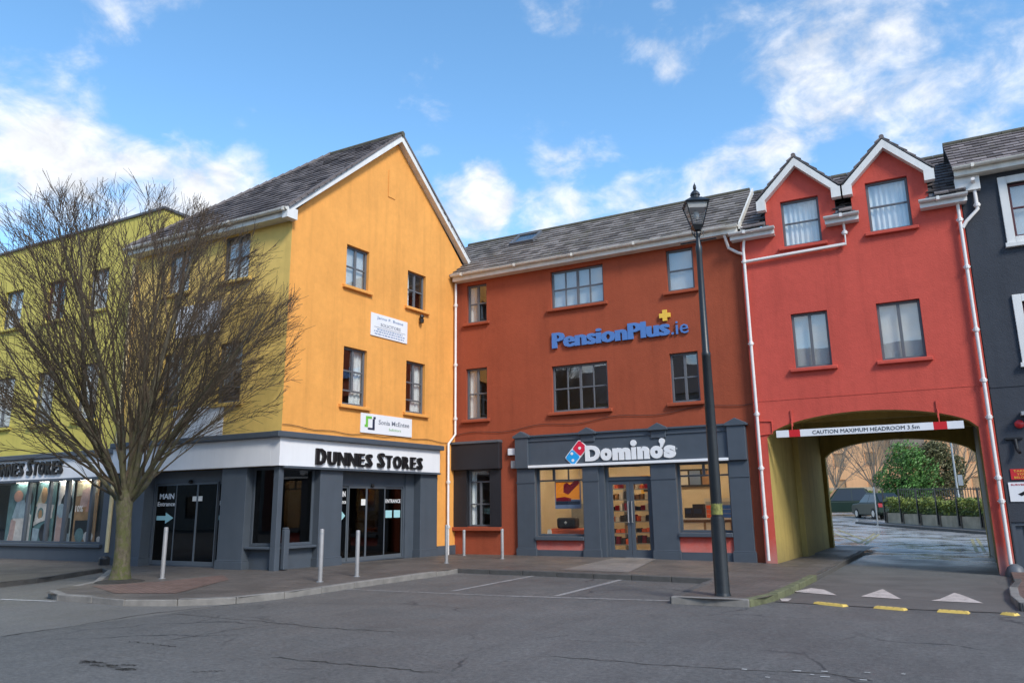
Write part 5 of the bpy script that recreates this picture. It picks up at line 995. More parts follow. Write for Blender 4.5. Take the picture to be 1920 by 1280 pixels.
# door prints
def prints(dr, fr, leaf, tx, full=True):
    a, b, wv = leaf; W = b-a
    lettering(dr, fr, 'MAIN', a+.14*W, a+.88*W, 1.76, 1.90, wv, wv+.003, 'letter_white', .02, False); lettering(dr, fr, 'Entrance', a+.06*W, a+.95*W, 1.58, 1.69, wv, wv+.003, 'letter_white', .01, False)
    z_ = 1.28; A_ = [fr.P(a+x*W, z_+y, wv+.003) for x, y in ((.06, -.055), (.52, -.055), (.52, -.14), (.92, 0), (.52, .14), (.52, .055), (.06, .055))]; mb = MB(); mb.prism(A_, [p-fr.n*.003 for p in A_]); part('arrow_print', mb, 'aqua_print', dr)
prints(dY, FY, lvY[0], 1); prints(dY, FY, lvY[3], 1); prints(dG, FG, lvG[0], 1)
for dr, fr, (a, b, wv), u_, z_, ww, hh_ in ((dY, FY, lvY[1], .90, 1.75, .16, .12), (dY, FY, lvY[2], .10, 1.75, .16, .12), (dG, FG, lvG[1], .86, 1.62, .16, .16)): m_ = a+(b-a)*u_; mb = MB(); mb.box(fr, m_-ww/2, m_+ww/2, z_-hh_/2, z_+hh_/2, wv, wv+.003); part('notice', mb, 'paper', dr)
a, b, wv = lvG[3]; lettering(dG, FG, 'ENTRANCE', a+.05*(b-a), a+.95*(b-a), 1.60, 1.70, wv, wv+.003, 'letter_white', .01, False)
for f_ in (.25, .75): mb = MB(); m_ = a+(b-a)*f_; mb.box(FG, m_-.13, m_+.13, 1.2, 1.40, wv, wv+.003); part('notice', mb, 'aqua_print', dG)
# display posters in the left-hand shop window
for nm, c in (('p_skin', (.50, .27, .20)), ('p_pink', (.46, .32, .29)), ('p_pale', (.60, .57, .54)), ('p_blue', (.30, .40, .46)), ('p_dark', (.016, .017, .022)), ('p_tan', (.36, .22, .11)), ('p_teal', (.10, .20, .21)), ('p_cream', (.52, .48, .33))): mat(nm, c, .5, .22, 5)
def poster(i, bg, shapes, label):
    u0, u1 = us_l[i]+.07, us_l[i+1]-.07; o = thing('display_poster', label, 'poster', FL.P((u0+u1)/2, zl0+.02, -.32), 'posters in the left shop window'); mb = MB(); mb.box(FL, u0, u1, zl0+.0, zl1-.06, -.34, -.32); part('board', mb, bg, o)
    H_ = zl1-.06-zl0
    for k, (m, pts) in enumerate(shapes):
        A_ = [FL.P(u0+x*(u1-u0), zl0+y*H_, -.316+.003*k) for x, y in pts]; mb = MB(); mb.prism(A_, [p-FL.n*.0025 for p in A_]); part('print', mb, m, o)
def ell(cx_, cy_, a, b, n=14): return [(cx_+a*math.cos(2*math.pi*k/n), cy_+b*math.sin(2*math.pi*k/n)) for k in range(n)]
us_l = [FL.u(-8, 960)]+[FL.u(x, 960) for x in (44, 84, 117, 164)]+[sh[1]]
poster(0, 'p_teal', [('p_pale', [(.1, 0), (.95, 0), (.95, .45), (.6, .62), (.3, .55)]), ('p_blue', [(.2, .4), (.8, .4), (.85, .72), (.35, .7)]), ('p_dark', ell(.8, .74, .16, .13)), ('p_skin', ell(.38, .78, .18, .10)), ('p_pink', [(.15, 0), (.35, 0), (.4, .35), (.2, .38)]), ('p_blue', ell(.82, .56, .12, .08))], 'poster of pale clothes in the leftmost bay of the left shop window')
poster(1, 'p_teal', [('p_cream', [(.0, .6), (.3, .95), (.4, .6)]), ('p_tan', ell(.4, .78, .16, .14)), ('p_pale', [(0, .30), (.9, .42), (.98, .62), (.1, .66)]), ('p_teal', ell(.30, .48, .16, .10)), ('p_tan', ell(.30, .46, .10, .08)), ('p_dark', ell(.62, .16, .28, .16)), ('p_pale', [(.0, .27), (.3, .33), (.95, .40), (.95, .46), (.3, .4), (0, .34)]), ('p_blue', [(0, 0), (.3, 0), (.35, .22), (0, .24)])], 'poster of swirling pale fabric in the second bay of the left shop window')
poster(2, 'p_blue', [('p_pale', [(.05, .6), (.9, .7), (.9, .98), (.1, .95)]), ('p_dark', ell(.62, .62, .40, .20)), ('p_pink', [(.05, 0), (.75, 0), (.8, .42), (.5, .58), (.05, .45)]), ('p_blue', ell(.3, .52, .28, .12)), ('p_dark', [(.78, .15), (.98, .15), (.98, .4), (.8, .4)])], 'poster of a pinkish coat in the third bay of the left shop window')
poster(3, 'p_tan', [('p_cream', [(.02, .75), (.95, .8), (.95, .98), (.02, .98)]), ('p_pink', [(.2, .55), (.7, .6), (.6, .9), (.3, .85)]), ('p_skin', [(.5, .5), (.62, .5), (.72, .8), (.66, .8)]), ('p_tan', [(.4, .36), (.95, .4), (.95, .46), (.4, .5)]), ('p_dark', [(.1, .12), (.85, .15), (.9, .36), (.1, .36)]), ('p_pale', ell(.75, .10, .22, .09)), ('p_teal', ell(.35, .12, .2, .12))], 'brown poster with white 10% print in the fourth bay of the left shop window')
poster(4, 'p_dark', [('p_teal', [(.3, .1), (.8, .1), (.85, .5), (.35, .5)]), ('p_dark', ell(.55, .32, .25, .22)), ('p_pale', ell(.14, .06, .16, .05)), ('p_blue', [(.25, .6), (.6, .6), (.6, .9), (.3, .9)])], 'dark poster in the bay of the left shop window nearest the tree')
o = [x for x in bpy.data.objects if x.name.startswith('display_poster') and '10%' in x.get('label', '')][0]; lettering(o, FL, '10%', us_l[3]+.16, us_l[3]+.52, zl0+.48*(zl1-zl0), zl0+.58*(zl1-zl0), -.285, -.28, 'letter_white', .01, False)
# ------------------------------------------------------------------ street furniture
def bollard_proto():
    o = thing('bollard', 'x', 'bollard', (0, 0, 0), 'steel bollards on the pavement'); mb = MB(); mb.lathe((0, 0, 0), [(.042, 0), (.042, .98), (.037, .995), (.0, 1.0)], 16); part('post', mb, 'steel', o, smooth=True, local=True)
    mb = MB(); mb.lathe((0, 0, .90), [(.0435, 0), (.0435, .025)], 16); part('band', mb, 'galv', o, local=True); mb = MB(); mb.lathe((0, 0, -.01), [(.07, 0), (.07, .014), (.05, .018)], 16); part('base_ring', mb, 'galv', o, local=True); return o
bp = bollard_proto()
for i, (x, y, s, lb) in enumerate(((304, 1084, 1.03, 'steel bollard beside the tree, before the left glass doors'), (600, 1090, .98, 'steel bollard before the corner shop pillar, right of the corner window'), (669, 1080, .92, 'steel bollard before the glass doors on the orange side'), (837, 1055, .93, 'steel bollard in front of the white downpipe at the end of the orange wall'), (870, 1041, .72, 'small steel bollard before the left end of the brick red wall'), (942, 1047, .78, 'small steel bollard below the right edge of the dark shop window'))):
    o = bp if i == 0 else copy_tree(bp); p = gpt(x, y, KERB); o.location = (p.x, p.y, PV(p.x, p.y)); o.scale = (1, 1, s); o['label'] = lb
p = gpt(1124, 1043, KERB); o = thing('smoking_post', 'thin grey post with black round head by the pizza shop door', 'post', (p.x, p.y-.02, PV(p.x, p.y))); c = Vector((p.x, p.y-.02, PV(p.x, p.y)))
mb = MB(); mb.lathe(c, [(.045, 0), (.04, .02), (.035, .95)], 12); part('post', mb, 'galv', o, smooth=True); mb = MB(); mb.lathe(c+Vector((0, 0, .951)), [(.045, 0), (.058, .03), (.058, .08), (.03, .11), (0, .115)], 12); part('head', mb, 'black_plastic', o, smooth=True)
# lamp post
lp = gpt(1355, 1116, KERB); LX, LY = lp.x, lp.y; LZ = PV(LX, LY)
FLP = Frame((LX, LY), (1, 0)); zz = lambda x, y: FLP.uz(x, y)[1]
lo = thing('lamp_post', 'tall black street lamp with four-sided glass lantern, standing at the kerb', 'street lamp', (LX, LY, LZ))
z1 = zz(1347, 968); z2 = zz(1303, 445); zl_b = zz(1304, 430); zl_t = zz(1302, 385)
mb = MB(); mb.lathe((LX, LY, LZ), [(.125, 0), (.118, .03), (.112, .05), (.105, z1-LZ-.04), (.10, z1-LZ)], 20); part('base_column', mb, 'lamp_black', lo, smooth=True)
mb = MB(); mb.lathe((LX, LY, z1+.001), [(.088, 0), (.082, 1.2), (.070, (z2-z1)*.55), (.072, (z2-z1)*.551), (.072, (z2-z1)*.565), (.060, (z2-z1)*.57), (.048, (z2-z1)*.93), (.055, (z2-z1)*.94), (.055, (z2-z1)*.96), (.040, (z2-z1)*.97), (.036, z2-z1)], 20); part('shaft', mb, 'lamp_black', lo, smooth=True)
mb = MB(); mb.lathe((LX, LY, z1+.03), [(.0895, 0), (.090, .02), (.089, .15), (.087, .17)], 16); mat('tape', (.20, .20, .05), .6, .6, 20); part('tape_band', mb, 'tape', lo)
zb_ = zz(1310, 452); mb = MB(); mb.tube([(LX-.30, LY, zb_), (LX+.30, LY, zb_)], .014, 8); part('ladder_bar', mb, 'lamp_black', lo)
mb = MB()
for s1, s2 in ((1, 1), (1, -1), (-1, 1), (-1, -1)): mb.tube([(LX+s1*.02, LY+s2*.02, z2-.02), (LX+s1*.07, LY+s2*.07, z2+.04), (LX+s1*.08, LY+s2*.08, zl_b-.02)], .010, 6)
mb.lathe((LX, LY, z2), [(.03, 0), (.035, .06), (.02, zl_b-z2)], 10); part('lantern_bracket', mb, 'lamp_black', lo)
rotq = math.radians(24)
def sq(h, z): return [(LX+h*math.sqrt(2)*math.cos(rotq+math.pi/4+k*math.pi/2), LY+h*math.sqrt(2)*math.sin(rotq+math.pi/4+k*math.pi/2), z) for k in range(4)]
ln_ = MB(); b0, t0 = sq(.085, zl_b+.05), sq(.185, zl_t)
for k in range(4): ln_.tube([b0[k], t0[k]], .011, 6); ln_.tube([t0[k], t0[(k+1) % 4]], .013, 6); ln_.tube([b0[k], b0[(k+1) % 4]], .012, 6)
ln_.hexa(sq(.055, zl_b-.03)+sq(.095, zl_b+.045)); lan = part('lantern', ln_, 'lamp_black', lo)
glass('lantern_glass', (.80, .80, .80), .12)
for k in range(4): mb = MB(); mb.poly([b0[k], b0[(k+1) % 4], t0[(k+1) % 4], t0[k]]); part('pane', mb, 'lantern_glass', lan)
mb = MB(); mb.hexa(sq(.205, zl_t+.012)+sq(.09, zl_t+.11)); mb.lathe((LX, LY, zl_t+.112), [(.075, 0), (.07, .05), (.085, .06), (.075, .10), (.04, .14), (.02, .16), (.03, .19), (.026, .23), (.008, .27), (.0, .31)], 12); part('lantern_roof', mb, 'lamp_black', lan)
mat('lamp_white', (.75, .74, .70), .4, 0); mb = MB(); mb.hexa(sq(.15, zl_t-.10)+sq(.165, zl_t-.012)); part('reflector', mb, 'lamp_white', lan); mb = MB(); mb.lathe((LX, LY, zl_t-.26), [(.02, 0), (.045, .05), (.04, .14), (.02, .155)], 10); part('bulb', mb, 'lamp_white', lan)
# ------------------------------------------------------------------ the bare tree
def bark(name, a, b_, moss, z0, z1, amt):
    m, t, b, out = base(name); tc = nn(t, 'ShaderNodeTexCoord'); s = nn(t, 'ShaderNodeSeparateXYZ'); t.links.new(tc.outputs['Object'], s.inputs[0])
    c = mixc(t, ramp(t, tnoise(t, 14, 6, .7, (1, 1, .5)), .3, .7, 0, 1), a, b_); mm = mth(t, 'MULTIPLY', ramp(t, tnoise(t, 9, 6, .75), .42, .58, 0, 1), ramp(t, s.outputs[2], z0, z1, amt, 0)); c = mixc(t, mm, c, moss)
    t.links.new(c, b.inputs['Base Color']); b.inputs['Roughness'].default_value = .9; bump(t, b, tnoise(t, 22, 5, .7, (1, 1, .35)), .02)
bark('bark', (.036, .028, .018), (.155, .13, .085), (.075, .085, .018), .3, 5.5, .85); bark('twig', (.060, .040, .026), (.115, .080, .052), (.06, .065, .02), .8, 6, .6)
def grow_tree(root, base, fork, top, rad, nlimb, rt, seed, trunk='bark', twig='twig', dens=1., elmin=32, xr=1.0, tw_r=.0055, shift=0.):
    rn = random.Random(seed); mb = MB(); c = Vector(base); h = fork-c.z
    prof = [(rt*1.75, -.03), (rt*1.35, .10), (rt*1.1, .3), (rt, .7), (rt*.97, h*.8), (rt*1.12, h), (rt*.9, h+.25)]
    pts = [c+Vector((.03*math.sin(z*2.2), .03*math.cos(z*1.7)-.03, z)) for r, z in prof]; mb.tube(pts, [r for r, z in prof], 14); part('trunk', mb, trunk, root, smooth=True)
    ctr = Vector((c.x+shift, c.y, fork+(top-fork)*.40)); hz = top-ctr.z
    def inside(p): q = p-ctr; zz_ = q.z/(hz if q.z > 0 else (ctr.z-fork)*1.05); return (q.x/rad/xr)**2+(q.y/rad)**2+abs(zz_)**2.2 < 1.0
    LB, TB = MB(), MB()
    def br(p, d, L, r, lev, upc):
        n = (8, 8, 5, 3)[lev]; pts = [p.copy()]; ds = [d.copy()]
        for k in range(n):
            d = (d+Vector((rn.gauss(0, .075), rn.gauss(0, .075), rn.gauss(0, .05)+upc))).normalized(); p = p+d*L/n
            if not inside(p) and k > 1: break
            pts.append(p.copy()); ds.append(d.copy())
        m = len(pts)-1; tip = (.30, .16, .25, .5)[lev]
        rs = [max(tw_r*.6, r*(1-(1-tip)*(k/max(m, 1))**.8)) for k in range(m+1)]; (LB if lev == 0 else TB).tube(pts, rs, (8, 6, 4, 3)[lev], cap=False)
        if lev >= 3: return
        nb = max(2, int((10, 9, 7)[lev]*dens*rn.uniform(.8, 1.2)))
        for j in range(nb):
            t = ((.06, .15, .12)[lev])+((.72, .80, .85)[lev])*(j+rn.random())/nb; i = min(int(t*m), m-1); f = t*m-i; q = pts[i].lerp(pts[i+1], f); dd = ds[i+1]
            ax = dd.orthogonal().normalized(); ax.rotate(Matrix.Rotation(rn.random()*6.283, 3, dd)); nd = dd.copy(); nd.rotate(Matrix.Rotation(math.radians(rn.uniform(*((12, 30), (16, 34), (18, 42))[lev])), 3, ax)); out_ = q-ctr; out_.z *= .3
            nd = (nd+out_.normalized()*.10+Vector((0, 0, .06))).normalized(); br(q, nd, L*(rn.uniform(.60, .92)*(1-.45*t) if lev == 0 else rn.uniform(.26, .50)*(1-.3*t)), max(tw_r, rs[i]*(rn.uniform(.38, .56) if lev == 0 else rn.uniform(.32, .48))), lev+1, (.015, .02, .03)[lev])
    for i in range(nlimb):
        az = 2*math.pi*(i*.618+rn.uniform(-.05, .05)); el = math.radians(elmin+(86-elmin)*((i+.5)/nlimb)**.85); d = Vector((math.cos(az)*math.cos(el)*xr, math.sin(az)*math.cos(el), math.sin(el))).normalized()
        p = c+Vector((0, 0, h*rn.uniform(.84, 1.02)+.05)); reach = 1.0/math.sqrt((math.cos(el)/rad)**2+(math.sin(el)/(top-fork))**2); br(p, d, reach*rn.uniform(.95, 1.05), rt*rn.uniform(.30, .44), 0, .03 if el < 1.0 else .01)
    part('limbs', LB, trunk, root, smooth=True); part('crown', TB, twig, root)
tp = gpt(224, 1090, KERB); tr = thing('bare_tree', 'large bare winter tree with mossy trunk on the pavement corner', 'tree', (tp.x, tp.y, PV(tp.x, tp.y)))
grow_tree(tr, (tp.x, tp.y, PV(tp.x, tp.y)), 1.62, 8.45, 3.8, 15, .145, 11, dens=1.08, elmin=38, tw_r=.0055, shift=-.45)
mb = MB(); mb.lathe((tp.x, tp.y, PV(tp.x, tp.y)+.003), [(.46, 0), (.40, .02), (.22, .05), (0, .06)], 18); part('soil', mb, 'dirt', tr, smooth=True)
# ------------------------------------------------------------------ beyond the arch
def at(x, y, Y): d = ray(x, y); t = Y/d.y; return Vector((0, 0, CAM_H))+d*t
mat('leaf_green', (.085, .19, .035), .6, .3, 3, island=.45); mat('leaf_olive', (.11, .105, .04), .6, .3, 3, island=.45); mat('leaf_hedge', (.19, .23, .045), .6, .3, 2, island=.45); mat('leaf_ground', (.05, .07, .02), .8, .3, 2, island=.4); mat('retaining', (.44, .36, .26), .85, .25, 2, .01, 20, .3); mat('stone_brown', (.20, .16, .125), .85, .2, 2)
def leaves(mb, n, sample, s, rn):
    for _ in range(n):
        p = sample(rn); a = Vector((rn.gauss(0, 1), rn.gauss(0, 1), rn.gauss(0, 1))).normalized(); b = a.orthogonal().normalized(); c = a.cross(b); k = s*rn.uniform(.6, 1.3); mb.add([p-b*k, p+c*k*.5, p+b*k, p-c*k*.5], [(0, 1, 2, 3)])
# retaining wall, hedge, railings
A, B = gpt(1664, 983), gpt(1850, 997); A = Vector((A.x, A.y, 0)); B = Vector((B.x, B.y, 0)); dv = (B-A).normalized(); B2 = B+dv*3
FW = Frame(A[:2], dv[:2]); LW = (B2-A).length; zb = lambda u: G(*(FW.P(u, 0)[:2])); hW = .62
rw = thing('retaining_wall', 'low pale concrete retaining wall beyond the arch', 'wall', (A.x, A.y, G(A.x, A.y)))
n = 7
for k in range(n):
    u0, u1 = LW*k/n+.12, LW*(k+1)/n-.12; mb = MB(); mb.box(FW, u0, u1, zb(u0)-.1, zb(u0)+hW, -.25, 0); part('panel', mb, 'retaining', rw)
    mb = MB(); mb.box(FW, u0-.24, u0-.002, zb(u0)-.1, zb(u0)+hW+.05, -.3, .06); part('pier', mb, 'stone_brown', rw)
hd = thing('hedge', 'clipped green hedge on top of the retaining wall beyond the arch', 'hedge', FW.P(LW/2, zb(LW/2)+hW, -.6)); rn = random.Random(2); mb = MB()
leaves(mb, 9000, lambda r: (lambda u, a: FW.P(u, zb(u)+hW+.02+(.72+.10*math.sin(u*2.1)+.06*math.sin(u*5.3))*r.random()**.6, -.75+.85*r.random()))(r.random()*LW, 0), .07, rn); part('foliage', mb, 'leaf_hedge', hd)
mb = MB(); mb.box(FW, .1, LW, zb(0)+hW-.2, zb(LW)+hW+.45, -.7, -.1); part('hedge_core', mb, 'leaf_ground', hd)
fn = thing('railing', 'black metal railing standing above the hedge beyond the arch', 'fence', FW.P(LW/2, zb(LW/2), -.9))
k = 0; u = 0.
while u < LW:
    mb = MB(); mb.box(FW, u, u+.06, zb(u)+.2, zb(u)+hW+1.28, .07, .13); part('post', mb, 'rail_black', fn); u += LW/7
for z_ in (.62, 1.2): mb = MB(); mb.prism([FW.P(0, zb(0)+hW+z_, -.92), FW.P(LW, zb(LW)+hW+z_, -.92), FW.P(LW, zb(LW)+hW+z_+.05, -.92), FW.P(0, zb(0)+hW+z_+.05, -.92)], [FW.P(0, zb(0)+hW+z_, -.96), FW.P(LW, zb(LW)+hW+z_, -.96), FW.P(LW, zb(LW)+hW+z_+.05, -.96), FW.P(0, zb(0)+hW+z_+.05, -.96)]); part('rail', mb, 'rail_black', fn)
mb = MB(); u = .06
while u < LW: mb.box(FW, u, u+.018, zb(u)+hW+.1, zb(u)+hW+1.32, -.955, -.925); u += .2
tag(part('bars', mb, 'rail_black', fn), None, None, kind='stuff')
# raised grass and pavement beyond
far_p = ground_poly([FW.P(-1.5, 0, .0)[:2], FW.P(-1.5, 0, 1.0)[:2], FW.P(LW, 0, 1.1)[:2], FW.P(LW, 0, .0)[:2]], .10, 3, 'slab', 'far_pavement'); tag(far_p, 'narrow pale pavement below the retaining wall beyond the arch', 'pavement', kind='structure')
kerb([FW.P(-1.5, 0, 1.0)[:2], FW.P(LW, 0, 1.1)[:2]], 'kerb_dark', far_p, 1.2, .13, .004, 1)
# evergreen trees behind the railing
def bush_tree(name, label, x, ytop, ybot, xl, xr, Y, m, seed, n=9000):
    c = at(x, ybot, Y); t = at(x, ytop, Y); hw = (at(xr, ybot, Y).x-at(xl, ybot, Y).x)/2; gz_ = G(c.x, c.y); o = thing(name, label, 'tree', (c.x, c.y, gz_), 'trees beyond the arch'); rn = random.Random(seed)
    mb = MB(); mb.tube([(c.x, c.y, gz_-.1), (c.x+.05, c.y, gz_+1.2), (c.x, c.y, t.z-.8)], [.16, .12, .03], 8); part('trunk', mb, 'bark', o); lob = []; zlo = gz_+.9; hz = (t.z-zlo)
    for _ in range(26): a = rn.random()*6.28; zf = rn.random(); rr = hw*.74*math.sqrt(max(.05, 1-(2*zf-.95)**2))*rn.uniform(.5, 1); lob.append((Vector((c.x+rr*math.cos(a), c.y+rr*math.sin(a), zlo+hz*(.12+.78*zf))), hw*rn.uniform(.30, .46)))
    def smp(r): q, s = r.choice(lob); v = Vector((r.gauss(0, 1), r.gauss(0, 1), r.gauss(0, 1))).normalized()*s*r.uniform(.72, 1.04); return q+v
    mb = MB(); leaves(mb, n, smp, .10, rn); part('crown', mb, m, o)
bush_tree('evergreen_tree', 'bright green rounded evergreen tree seen through the arch', 1703, 836, 925, 1640, 1766, 62, 'leaf_green', 4)
bush_tree('evergreen_tree', 'olive brown bushy evergreen tree seen through the arch, right of the green one', 1762, 832, 925, 1700, 1824, 63.5, 'leaf_olive', 5)
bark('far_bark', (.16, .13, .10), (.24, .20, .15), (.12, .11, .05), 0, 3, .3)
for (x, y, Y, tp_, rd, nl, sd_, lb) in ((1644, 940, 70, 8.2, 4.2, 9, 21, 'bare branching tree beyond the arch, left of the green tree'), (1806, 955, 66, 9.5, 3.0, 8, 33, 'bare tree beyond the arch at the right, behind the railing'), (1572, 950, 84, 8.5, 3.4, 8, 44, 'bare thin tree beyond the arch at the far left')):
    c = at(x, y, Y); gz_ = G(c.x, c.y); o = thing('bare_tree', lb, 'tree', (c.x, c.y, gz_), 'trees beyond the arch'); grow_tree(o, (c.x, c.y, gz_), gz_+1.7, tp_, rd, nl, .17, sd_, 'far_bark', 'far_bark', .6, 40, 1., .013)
# grey lamp column, sign post
c = at(1800, 955, 60); gz_ = G(c.x, c.y); o = thing('lamp_column', 'grey street lamp column beyond the arch, at the right', 'street lamp', (c.x, c.y, gz_)); mb = MB(); mb.lathe((c.x, c.y, gz_), [(.10, 0), (.10, 1.4), (.07, 1.45), (.05, 7.5)], 10); part('column', mb, 'galv', o); mb = MB(); mb.tube([(c.x, c.y, gz_+7.45), (c.x-.3, c.y, gz_+7.9), (c.x-1.0, c.y, gz_+8.0)], .03, 6); part('arm', mb, 'galv', o); mb = MB(); mb.wbox(c.x-1.5, c.x-.95, c.y-.12, c.y+.12, gz_+7.95, gz_+8.08); part('lamp_head', mb, 'galv', o)
mb = MB(); mb.wbox(c.x+.12, c.x+.40, c.y-.05, c.y-.02, gz_+2.0, gz_+2.7); part('plate', mb, 'galv', o)
c = gpt(1646, 985); o = thing('sign_post', 'thin grey post at the far kerb before the parked cars', 'post', (c.x, c.y, G(c.x, c.y))); mb = MB(); mb.lathe((c.x, c.y, G(c.x, c.y)), [(.035, 0), (.035, 2.0), (0, 2.01)], 8); part('post', mb, 'galv', o); mb = MB(); mb.lathe((c.x, c.y, G(c.x, c.y)), [(.09, 0), (.09, .03), (.05, .04)], 8); part('base_plate', mb, 'galv', o)
# far peach building with a brown stone part
c0 = at(1500, 900, 96); c1 = at(1900, 900, 96); FP = Frame((c0.x-6, 96), (1, 0)); pw = c1.x-c0.x+16; gz_ = G(c0.x, 96)
pb = thing('peach_building', 'long peach coloured building far behind the trees beyond the arch', 'building', (c0.x+pw/2, 96, gz_)); hs = [(3+k*3.4, 4.2+k*3.4, gz_+1.2+f*3., gz_+2.8+f*3.) for k in range(int(pw/3.4)-1) for f in range(3)]
part('peach_wall', wall_mb(FP, [(0, pw, gz_-1, gz_+11)], hs, .15), 'peach_render', pb)
mb = MB(); xa, xb = FP.O.x, FP.O.x+pw; mb.wbox(xa, xb, 96.4, 106, gz_-1, gz_+10.9); part('rear_wall', mb, 'peach_render', pb)
for h_ in hs: mb = MB(); mb.box(FP, h_[0], h_[1], h_[2], h_[3], -.2, -.14); wq = part('window', mb, 'peach_render', pb); mb = MB(); mb.box(FP, h_[0]+.1, h_[1]-.1, h_[2]+.1, h_[3]-.1, -.139, -.12); part('pane', mb, 'peach_render' if False else 'p_tan', wq)
uq = at(1700, 840, 94).x-FP.O.x; mb = MB(); mb.box(FP, uq-1.6, uq+1.8, gz_+6.2, gz_+10.5, .01, 1.2); part('brown_bay', mb, 'stone_brown', pb)
gl = thing('low_wall', 'long low cream wall with greenery, behind the parked cars beyond the arch', 'wall', at(1560, 945, 88)); c0 = at(1540, 945, 88); c1 = at(1690, 945, 88); FQ = Frame((c0.x-3, 88), (1, 0)); gz_ = G(c0.x, 88); mb = MB(); mb.box(FQ, 0, c1.x-c0.x+5, gz_-.1, gz_+1.9, -.3, 0); part('wall_face', mb, 'retaining', gl)
vg = thing('far_shrubs', 'dull green shrubs along the low wall beyond the arch', 'shrubs', (c0.x, 87, gz_)); mb = MB(); leaves(mb, 5000, lambda r: FQ.P(r.random()*(c1.x-c0.x+4), gz_+1.5*r.random(), .4+.8*r.random()), .13, random.Random(8)); part('foliage', mb, 'leaf_hedge', vg)
# parked cars
def car(name, label, p, rz, L=4.1, Wd=1.75, Hh=1.55, estate=True):
    o = thing(name, label, 'car', (p.x, p.y, G(p.x, p.y)), 'cars parked beyond the arch'); o.rotation_euler = (0, 0, rz); h = L/2
    low = [(-h, .35), (-h+.05, .75), (-h+.25, .92), (-h+1.15, .98), (h-.25, 1.0), (h-.02, .85), (h, .38), (h-.5, .22), (-h+.5, .22)]
    cab = [(-h+1.0, .97), (-h+1.75, Hh), (h-.75, Hh), (h-.12, .99)]
    def ext(pts, w0, taper=0.): mb = MB(); mb.prism([(x, -w0+taper*max(0, (z-.95))*.35, z) for x, z in pts], [(x, w0-taper*max(0, (z-.95))*.35, z) for x, z in pts]); return mb
    b = part('body', ext(low, Wd/2), 'car_green', o, bev=.06, local=True); part('cabin', ext(cab, Wd/2-.06, 1.), 'car_green', o, bev=.05, local=True)
    win = [(-h+1.18, 1.02), (-h+1.80, Hh-.08), (h-.85, Hh-.08), (h-.35, 1.02)]
    for s in (-1, 1):
        for (a, b_) in ((0, .5), (.52, 1)):
            lerp = lambda p, q, t: (p[0]+(q[0]-p[0])*t, p[1]+(q[1]-p[1])*t); q = [lerp(win[0], win[3], a), lerp(win[0], win[3], b_), lerp(win[1], win[2], b_), lerp(win[1], win[2], a)]
            yy = lambda z: s*(Wd/2-.06-.35*(z-.95)+.006); mb = MB(); mb.prism([(x, yy(z), z) for x, z in q], [(x, yy(z)-s*.02, z) for x, z in q]); part('side_window', mb, 'car_glass', o, local=True)
    for (xa, za, xb, zb_, nm) in ((-h+1.02, 1.0, -h+1.72, Hh-.06, 'windscreen'), (h-.14, 1.03, h-.70, Hh-.08, 'rear_window')):
        e = -.02 if nm == 'windscreen' else .02; mb = MB(); mb.prism([(xa+e, -.70, za), (xa+e, .70, za), (xb+e, .58, zb_), (xb+e, -.58, zb_)], [(xa+e*2, -.70, za), (xa+e*2, .70, za), (xb+e*2, .58, zb_), (xb+e*2, -.58, zb_)]); part(nm, mb, 'car_glass', o, local=True)
    for x in (-h+.80, h-.75):
        for s in (-1, 1):
            mb = MB(); mb.tube([(x, s*(Wd/2-.19), .32), (x, s*(Wd/2+.01), .32)], .32, 18); wh = part('wheel', mb, 'tyre', o, local=True); mb = MB(); mb.tube([(x, s*(Wd/2+.0105), .32), (x, s*(Wd/2+.02), .32)], .20, 14); part('rim', mb, 'alloy', wh, local=True)
    for s in (-1, 1): mb = MB(); mb.wbox(h-.10, h+.012, s*.72-.12, s*.72+.12, .72, .95); part('tail_light', mb, 'tail_red', o, local=True); mb = MB(); mb.wbox(-h-.012, -h+.14, s*.62-.16, s*.62+.16, .66, .82); part('headlight', mb, 'letter_white', o, local=True)
    mb = MB(); mb.wbox(h+.002, h+.02, -.26, .26, .5, .62); part('number_plate', mb, 'sign_white', o, local=True)
    return o
car('parked_car', 'dark green car seen side-on beyond the arch, next to the tunnel wall', at(1584, 962, 60), 0.25, 4.3, 1.8, 1.9); car('parked_car', 'dark green car beyond the arch, right behind the thin post', at(1648, 972, 55), -1.1, 4.0, 1.75, 1.6)
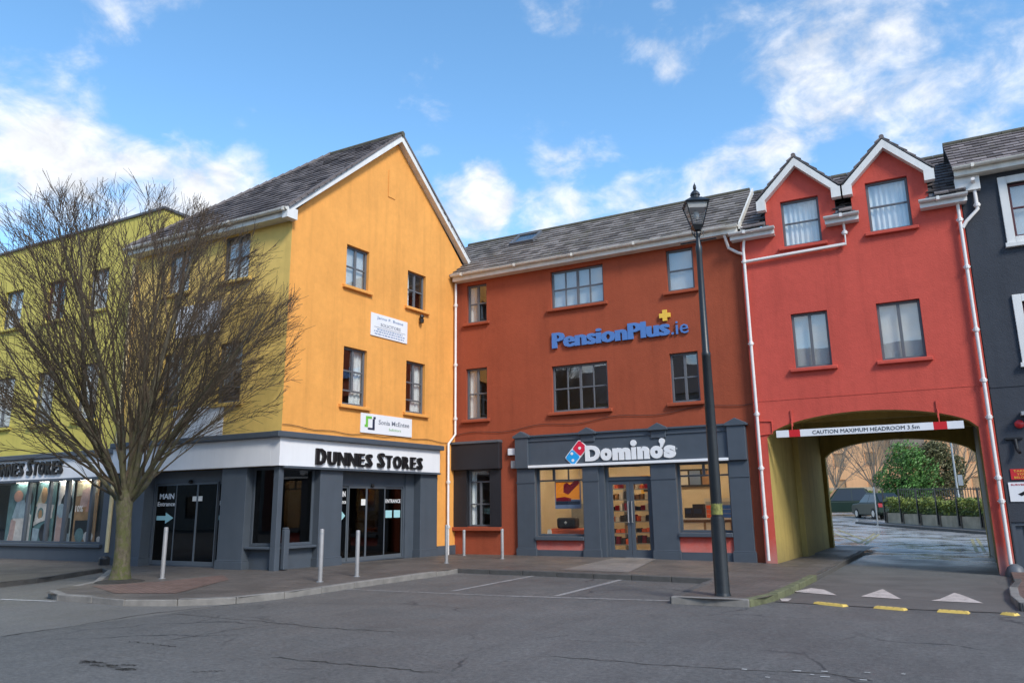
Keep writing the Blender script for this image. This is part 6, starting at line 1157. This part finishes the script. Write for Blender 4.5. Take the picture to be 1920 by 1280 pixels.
# ------------------------------------------------------------------ right-hand kerb corner by the dark house
rk = px([(1918, 1146), (1898, 1128), (1895, 1112), (1905, 1100)]); P_ = [Vector(p) for p in rk]
corner = [rk[0], rk[1], rk[2], rk[3], (AX(AU)-.1, 19.6), (6, 19.6), (8, P_[0].y+3.0)]
rp = ground_poly(corner, KERB, 3, 'red_paving', 'corner_pavement'); tag(rp, 'small red brick pavement corner beside the dark house', 'pavement', kind='structure'); 
for a_, b_ in ((corner[-1], rk[0]), (rk[0], rk[1]), (rk[1], rk[2]), (rk[2], rk[3]), (rk[3], corner[4])): kerb([a_, b_], 'kerb_stone' if a_ in rk[:2] else 'kerb_dark', rp, .8, .11, .004, -1)
# ------------------------------------------------------------------ the terrace across the square, behind the camera
for i, (x, wd, c_) in enumerate(((-30, 11, (.55, .50, .42)), (-19, 12, (.20, .22, .25)), (-7, 11, (.50, .22, .12)), (4, 12, (.52, .52, .50)), (16, 13, (.30, .26, .20)), (-44, 14, (.22, .10, .08)), (-58, 14, (.30, .31, .30)), (-74, 16, (.20, .25, .22)), (-92, 18, (.40, .36, .28)))):
    nm = 'opposite_render_%d' % i; render_wall(nm, c_); o = thing('opposite_house', ['cream', 'grey', 'terracotta', 'white', 'brown', 'maroon', 'pale grey', 'sage green', 'sandy'][i]+' rendered house across the square, behind the viewer', 'house', (x+wd/2, -15, 0), 'houses across the square'); fr = Frame((x+wd, -15), (-1, 0)); hs = []
    for f in range(3):
        for k in range(3): u = wd*(k+.5)/3; hs.append((u-.6, u+.6, .9+f*2.9, 2.5+f*2.9))
    part('wall', wall_mb(fr, [(0, wd-.01, -.2, 9.0)], hs, .15), nm, o); mb = MB(); mb.wbox(x+.01, x+wd, -24, -15.3, -.2, 8.95); part('rear_wall', mb, nm, o); mb = MB(); mb.prism([(x, -14.7, 9.0), (x, -24.3, 9.0), (x, -19.5, 12.6)], [(x+wd-.02, -14.7, 9.0), (x+wd-.02, -24.3, 9.0), (x+wd-.02, -19.5, 12.6)]); part('roof', mb, 'tile_dark', o)
    for h_ in hs: mb = MB(); mb.box(fr, h_[0], h_[1], h_[2], h_[3], -.13, -.10); part('window', mb, 'car_glass', o)
